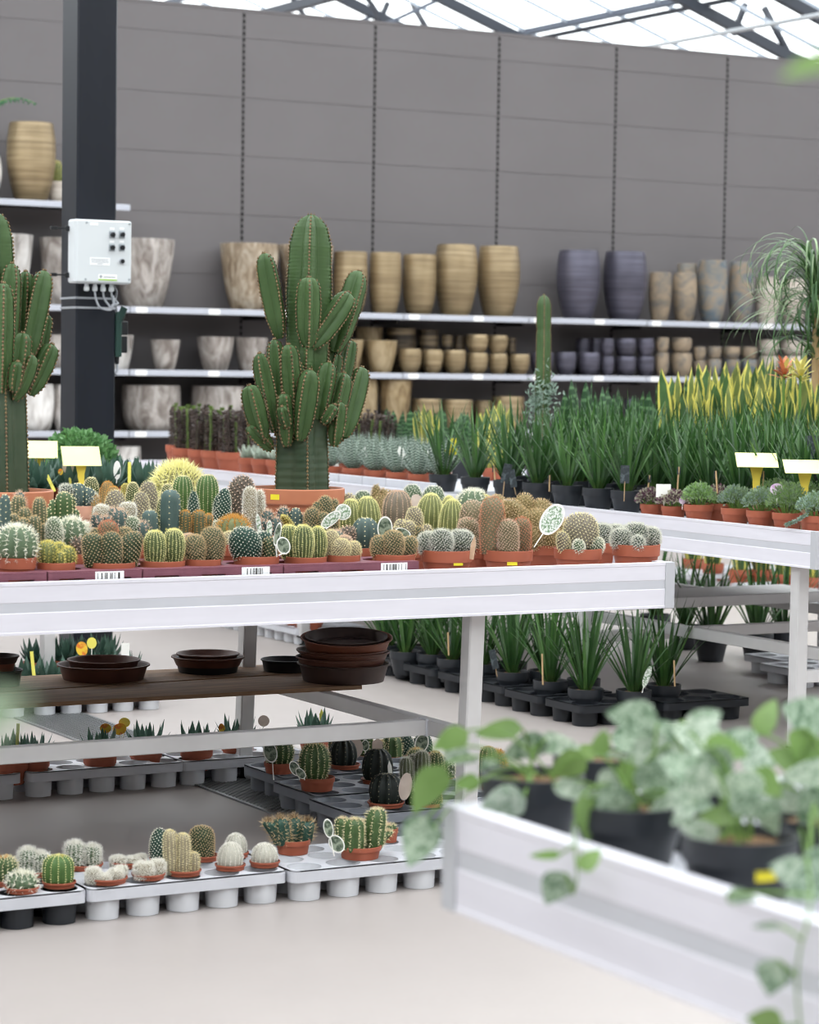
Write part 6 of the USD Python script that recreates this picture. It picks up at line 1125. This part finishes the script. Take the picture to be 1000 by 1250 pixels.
# tags down on the floor
tag('oval plant tag before the bright green cereus clump', 401, 1011, 12, 24, 5.70, 12, 'tagdark', yaw=-30, stake_to=(408, 1045)); tag('larger oval end of the tag before the cereus clump', 411, 1030, 18, 24, 5.70, 35, 'tagdark', stake_to=(416, 1042), yaw=-30)
tag('oval plant tag leaning at the dark spiny barrel cactus', 330, 918, 17, 27, 7.0, 15, 'tagdark', yaw=-25, stake_to=(334, 952)); tag('oval plant tag leaning at the orange-crowned barrel', 360, 938, 12, 20, 6.66, 28, 'tagdark', yaw=-25, stake_to=(366, 952)); tag('long lower tag at the orange-crowned barrel', 367, 944, 10, 16, 6.65, 40, 'tagdark', yaw=-25, stake_to=(372, 952))
tag('beige round tag standing behind the rear star cactus', 433, 914, 20, 26, 7.2, -15, None, back='tagpink'); tag('beige oval tag at the front star cactus', 495, 960, 16, 34, 6.36, -8, None, back='tagpink'); tag('oval picture tag in the rear line of the grey trays', 515, 907, 17, 24, 7.2, -15, 'tagdark', stake_to=(508, 928)); tag('small oval tag beside the flowering star cactus', 446, 910, 10, 14, 7.2, 0, 'tagdark', stake_to=(446, 930))
tag('white bud-shaped tag on the flowering star cactus', 461, 908, 13, 15, 6.86, 0, None, 'point', back='tagpink', stake_to=(461, 918)); tag('slim white bud tag on the front star cactus', 476, 938, 5, 20, 6.43, 6, None, 'point', back='tagwhite'); tag('pointed tan tag behind the blurred vine', 538, 932, 8, 22, 6.8, -5, None, 'point', back='tagtan')
tag('round yellow tag behind the dark rosette in the second tray line', 129, 889, 14, 12, R2 + .1, 0, None, back='tagor', stake_to=(128, 905)); tag('orange flower-shaped tag in the second tray line', 146, 890, 17, 14, R2 + .12, 15, None, back='tagor', stake_to=(148, 910)); tag('small yellow round tag atop the orange flower tag', 152, 882, 14, 12, R2 + .125, 0, None, back='tagyel', stake_to=(150, 905))
tag('yellow tag at the far bench leg in the second tray line', 271, 890, 8, 14, R2 + .1, 10, None, back='tagor', stake_to=(271, 905)); tag('beige round tag just past the far bench leg', 322, 880, 14, 14, R2 + .14, 0, None, back='tagpink', stake_to=(318, 900)); tag('yellow stick tag past the far bench leg', 393, 875, 6, 20, R2 + .2, 4, None, 'point', back='tagyel', stake_to=(393, 900))
tag('pale yellow stick tag in the picture edge rosette', 21, 905, 4, 44, R2 + .08, -3, None, 'card', back='tagyel')
tag('orange flower tag before the column base', 100, 792, 14, 18, 9.2, 10, None, back='tagor', stake_to=(103, 815)); tag('yellow flower tag before the column base', 112, 785, 12, 14, 9.22, 0, None, back='tagyel', stake_to=(112, 812)); tag('pale yellow stick tag before the column base', 40, 810, 4, 30, 9.2, 6, None, 'card', back='tagyel'); tag('white tag with yellow stripe beside the column base', 153, 796, 10, 22, 9.22, 0, None, 'card', back='tagwhite')
tag('dark card on a stick in the black floor trays', 603, 805, 8, 24, yat(603, 5.33, .3), 14, None, 'card', stake_to=(607, 826), back='card'); tag('grey curled tag in the black floor trays', 790, 826, 8, 28, yat(786, 5.56, .2), -18, None, 'oval', back='tagprint', stake_to=(784, 846))
for i, (px, y0, y1, X) in enumerate(((663, 798, 836, 5.33), (824, 806, 838, 5.7), (548, 772, 800, 5.36))):
    t = thing('stick_label', f'wooden stick label standing in the black floor trays, {ORD[i]} one', 'stick label', atX(px, y1, X)); part(t, 'stick', tube([(0, 0, 0), atX(px - 1, y0, X) - t.loc], .0035, 6), M['wood'])
# ---------------------------------------------------------------- silver-spotted vines on the near bench
HEART = ([0, .06, .18, .34, .55, .78, .92, 1], [.30, .74, .98, 1, .86, .5, .2, .01])
xr = FB['x0'] - .012
VX = {'a': (650, 1.705), 'b': (768, 1.70), 'c': (903, 1.70), 'd': (1004, 1.86), 'e': (850, 1.87), 'f': (735, 1.88)}
VP = {}
for k, (px, X) in VX.items():
    Y = yat(px, X, .86); lab = {'a': 'silver-spotted vine in a black pot, farthest along the near bench', 'b': 'silver-spotted vine in the second black pot of the near bench', 'c': 'silver-spotted vine in the black pot with a yellow price sticker', 'd': 'silver-spotted vine at the picture edge trailing over the bench rim', 'e': 'silver-spotted vine in the rear line between two front pots', 'f': 'silver-spotted vine in the rear line behind the second pot'}[k]
    t = thing('spotted_vine', lab, 'plant', (X, Y, ZB), group='silver-spotted vines on the near bench'); VP[k] = t
    pot(t, .068, 0, .085, 'blackpot', soil='gravel')
    if k == 'c': sticker(t, .062, .052, -98, .026, .02)
def vleaf(k, px, py, ln, wd, ang, mt, dz=0.0, tip=.3, stem=True, s_from=None):
    """a heart-shaped leaf whose middle stands at the pixel, its tip pointing along ang in the picture (0 = right, 90 = down)"""
    t = VP[k]; X0, Y0, Z0 = t.loc; D = dep((X0, Y0, Z0 + .12)) + dz; c = atD(px, py, D) if dz > -1 else atX(px, py, xr - .02); D = dep(c); sc = D / F; a = math.radians(ang)
    d = R @ np.array([math.cos(a), math.sin(a), tip]); d /= np.linalg.norm(d); side = R @ np.array([-math.sin(a), math.cos(a), r_.uniform(-.35, .35)]); L = ln * sc
    q = np.linspace(-.5, .5, 9); up = np.cross(side, d); up = up if up[2] > 0 else -up
    P = c + q[:, None] * L * d - (q ** 2)[:, None] * L * .35 * up + .0 ; P = P - t.loc
    W = wd / 2 * sc * np.interp(q + .5, *HEART); V, f, uv = strip(P, side, W, .16)
    part(t, 'leaf', (V, f), LM[mt], smooth=True, uv=uv)
    if stem:
        b = np.array([r_.uniform(-.025, .025), r_.uniform(-.025, .025), .075]) if s_from is None else np.asarray(s_from, float) - t.loc; e = P[0]; m = (b + e) / 2 + np.array([0, 0, .35 * np.linalg.norm(e - b) * (1 if s_from is None else .2)]); q2 = np.linspace(0, 1, 12)[:, None]
        part(t, 'petiole', tube((1 - q2) ** 2 * b + 2 * q2 * (1 - q2) * m + q2 ** 2 * e, .0018, 6), M['stalk'])
S_, N_ = 'pothos', 'pothosg'
for n_, a in enumerate([('a', 549, 902, 52, 30, 150, N_, -.02), ('a', 606, 892, 60, 26, 170, N_, 0), ('a', 562, 922, 46, 26, 20, S_, .03), ('a', 522, 962, 74, 44, 120, N_, -.03), ('a', 512, 1026, 72, 50, 110, S_, -.04), ('a', 613, 979, 62, 44, 160, S_, -.06), ('a', 640, 912, 64, 34, 155, S_, .02), ('a', 682, 908, 58, 28, 10, S_, .04), ('a', 692, 934, 54, 36, 150, N_, 0), ('a', 600, 940, 40, 28, 60, S_, .05), ('a', 570, 955, 34, 22, 170, N_, .0),
          ('b', 772, 875, 66, 50, 190, S_, .0), ('b', 792, 918, 62, 56, 160, S_, .0), ('b', 735, 905, 34, 26, 290, N_, .0), ('b', 760, 985, 70, 44, 30, S_, -.03), ('b', 705, 965, 60, 24, 15, S_, .0), ('b', 713, 1000, 66, 24, 80, N_, -.04), ('b', 738, 994, 70, 26, 30, N_, -.02), ('b', 800, 955, 66, 50, 70, S_, -.02), ('b', 770, 945, 56, 36, 90, N_, .02), ('b', 815, 990, 70, 40, 160, S_, -.04), ('b', 845, 975, 66, 44, 20, S_, -.02), ('b', 742, 960, 50, 34, 120, S_, .03),
          ('c', 868, 1000, 66, 26, 160, N_, -.02), ('c', 922, 982, 76, 34, 10, S_, -.02), ('c', 900, 960, 70, 40, 170, S_, .0), ('c', 878, 935, 60, 44, 60, S_, .02), ('c', 852, 958, 62, 44, 130, S_, .0), ('c', 935, 955, 54, 40, 40, N_, .02), ('c', 890, 914, 60, 30, 20, N_, .02), ('c', 862, 880, 50, 36, 330, S_, .06), ('c', 830, 935, 56, 40, 200, S_, .03), ('c', 848, 1010, 62, 26, 200, S_, -.03), ('c', 940, 1000, 44, 30, 60, S_, .02),
          ('d', 982, 872, 60, 52, 200, S_, .0), ('d', 978, 908, 44, 36, 100, N_, .0), ('d', 937, 873, 50, 30, 300, N_, .05), ('d', 985, 945, 70, 36, 170, S_, -.02), ('d', 960, 925, 50, 34, 200, N_, .02), ('d', 995, 925, 54, 40, 60, N_, .0), ('d', 960, 975, 56, 40, 40, S_, .0), ('d', 990, 985, 56, 40, 120, S_, -.03), ('d', 962, 1062, 48, 40, 190, S_, -.22), ('d', 984, 1082, 60, 44, 150, S_, -.24), ('d', 998, 1052, 44, 36, 60, S_, -.2),
          ('e', 850, 900, 66, 46, 200, S_, .0), ('e', 905, 905, 60, 40, 340, S_, .0), ('e', 820, 905, 50, 40, 150, S_, .02), ('e', 875, 955, 56, 40, 90, S_, -.03), ('e', 835, 890, 46, 26, 330, N_, .03), ('e', 925, 925, 50, 36, 20, S_, .03), ('e', 800, 895, 48, 36, 190, S_, .02), ('f', 745, 930, 46, 34, 200, S_, .0), ('f', 716, 920, 40, 28, 330, N_, .0), ('f', 770, 905, 46, 34, 20, S_, .02), ('f', 725, 950, 46, 30, 130, S_, .0), ('f', 785, 940, 46, 34, 60, N_, .03), ('f', 690, 950, 44, 28, 180, S_, .0)]):
    vleaf(*a[:6], 'pothosl' if a[6] == S_ and n_ % 5 in (0, 2) else a[6], a[7])
def vine(k, pts, leaves):
    t = VP[k]; P = np.array([np.asarray(p) - t.loc for p in pts]); s = np.linspace(0, len(P) - 1, 30); P = np.stack([np.interp(s, range(len(P)), P[:, c]) for c in range(3)], 1)
    for _ in range(3): P[1:-1] = (P[:-2] + P[2:] + 2 * P[1:-1]) / 4
    part(t, 'vine_stem', tube(P, .0013, 6), M['stalk'])
    for l in leaves:
        c = atX(l[0], l[1], xr - .02); j = np.argmin(np.linalg.norm(P + t.loc - c, axis=1)); vleaf(k, *l[:6], -2, s_from=P[j] + t.loc)
xr = FB['x0'] - .012
vine('b', [VP['b'].loc + (-.03, .02, .08), atX(700, 1000, 1.62), atX(703, 1040, xr), atX(705, 1075, xr - .004), atX(700, 1092, xr - .004)], [(678, 1083, 50, 44, 120, S_, -.10), (664, 1044, 40, 12, 175, N_, -.10), (722, 1048, 36, 24, 320, N_, -.10)])
vine('d', [VP['d'].loc + (-.05, -.02, .08), atX(992, 1085, 1.62), atX(985, 1130, xr), atX(976, 1160, xr - .006), atX(972, 1200, xr - .006), atX(978, 1262, xr - .006)], [(944, 1192, 50, 46, 100, S_, -.32), (934, 1246, 46, 40, 190, N_, -.32), (905, 1094, 44, 22, 10, S_, -.25), (935, 1130, 36, 10, 175, S_, -.30)])
vine('a', [VP['a'].loc + (-.04, .03, .08), atX(560, 975, 1.64), atX(545, 990, xr + .0), atX(530, 1010, xr - .03)], [])
# two more sprays, close to the viewer, reach into the picture from outside it
def spray(label, pts, leaves, rad=.003):
    t = thing('leaf_spray', label, 'plant', pts[0]); P = np.array([np.asarray(p) - t.loc for p in pts]); part(t, 'stem', tube(P, rad, 6), M['stalk']); VP['x'] = t
    for px, py, D, ln, wd, ang, mt in leaves:
        c = atD(px, py, D); sc = D / F; a = math.radians(ang); d = R @ np.array([math.cos(a), math.sin(a), .2]); side = R @ np.array([-math.sin(a), math.cos(a), .3]); q = np.linspace(-.5, .5, 9); Q = c + q[:, None] * ln * sc * d - (q ** 2)[:, None] * ln * sc * .2 * np.array([0, 0, 1.]) - t.loc
        V, f, uv = strip(Q, side, wd / 2 * sc * np.interp(q + .5, *HEART), .2); part(t, 'leaf', (V, f), LM[mt], uv=uv)
spray('soft out-of-focus green leaf close to the viewer at the lower picture edge', [atD(-260, 1000, .82), atD(-160, 930, .81), atD(-80, 890, .8)], [(-22, 872, .8, 130, 70, -20, 'pothosp')])
spray('soft out-of-focus green leaf tip at the upper picture corner', [atD(1120, 150, 1.6), atD(1060, 100, 1.58), atD(1020, 85, 1.56)], [(986, 80, 1.55, 70, 30, 160, 'pothosg')])
# fern frond on the high shelf
t = thing('fern_pot', 'fern frond reaching past the picture edge over the tall vase', 'plant', (atY(-30, 240, 18.5)[0], 18.5, ZT + .001)); pot(t, .1, 0, .16, 'blackpot'); e = atY(41, 125, 18.45) - t.loc
q = np.linspace(0, 1, 24)[:, None]; P = (1 - q) ** 2 * np.array([0, 0, .15]) + 2 * q * (1 - q) * np.array([-.02, 0, e[2] + .15]) + q ** 2 * e; part(t, 'rachis', tube(P, .004, 6), M['stalk'])
D_ = []; B_ = []
for i in range(4, 24):
    for s in (-1, 1): B_.append(P[i]); D_.append(np.array([.25, s * .5, -.35 - .2 * s]))
part(t, 'fronds', little_leaves(B_, D_, np.tile([.10], len(B_)) * np.repeat(np.linspace(1, .4, 20), 2), .022), LM['fern'], smooth=False, kind='stuff')
t = thing('small_cactus', 'small yellowish cactus in the white ribbed pot on the high shelf', 'cactus', (atY(69, 222, SY + .3)[0], SY + .3, atY(69, 222, SY + .3)[2] - .04)); head(t, 'yel', np.array([0, 0, 0]), .05, .2, scale=3)
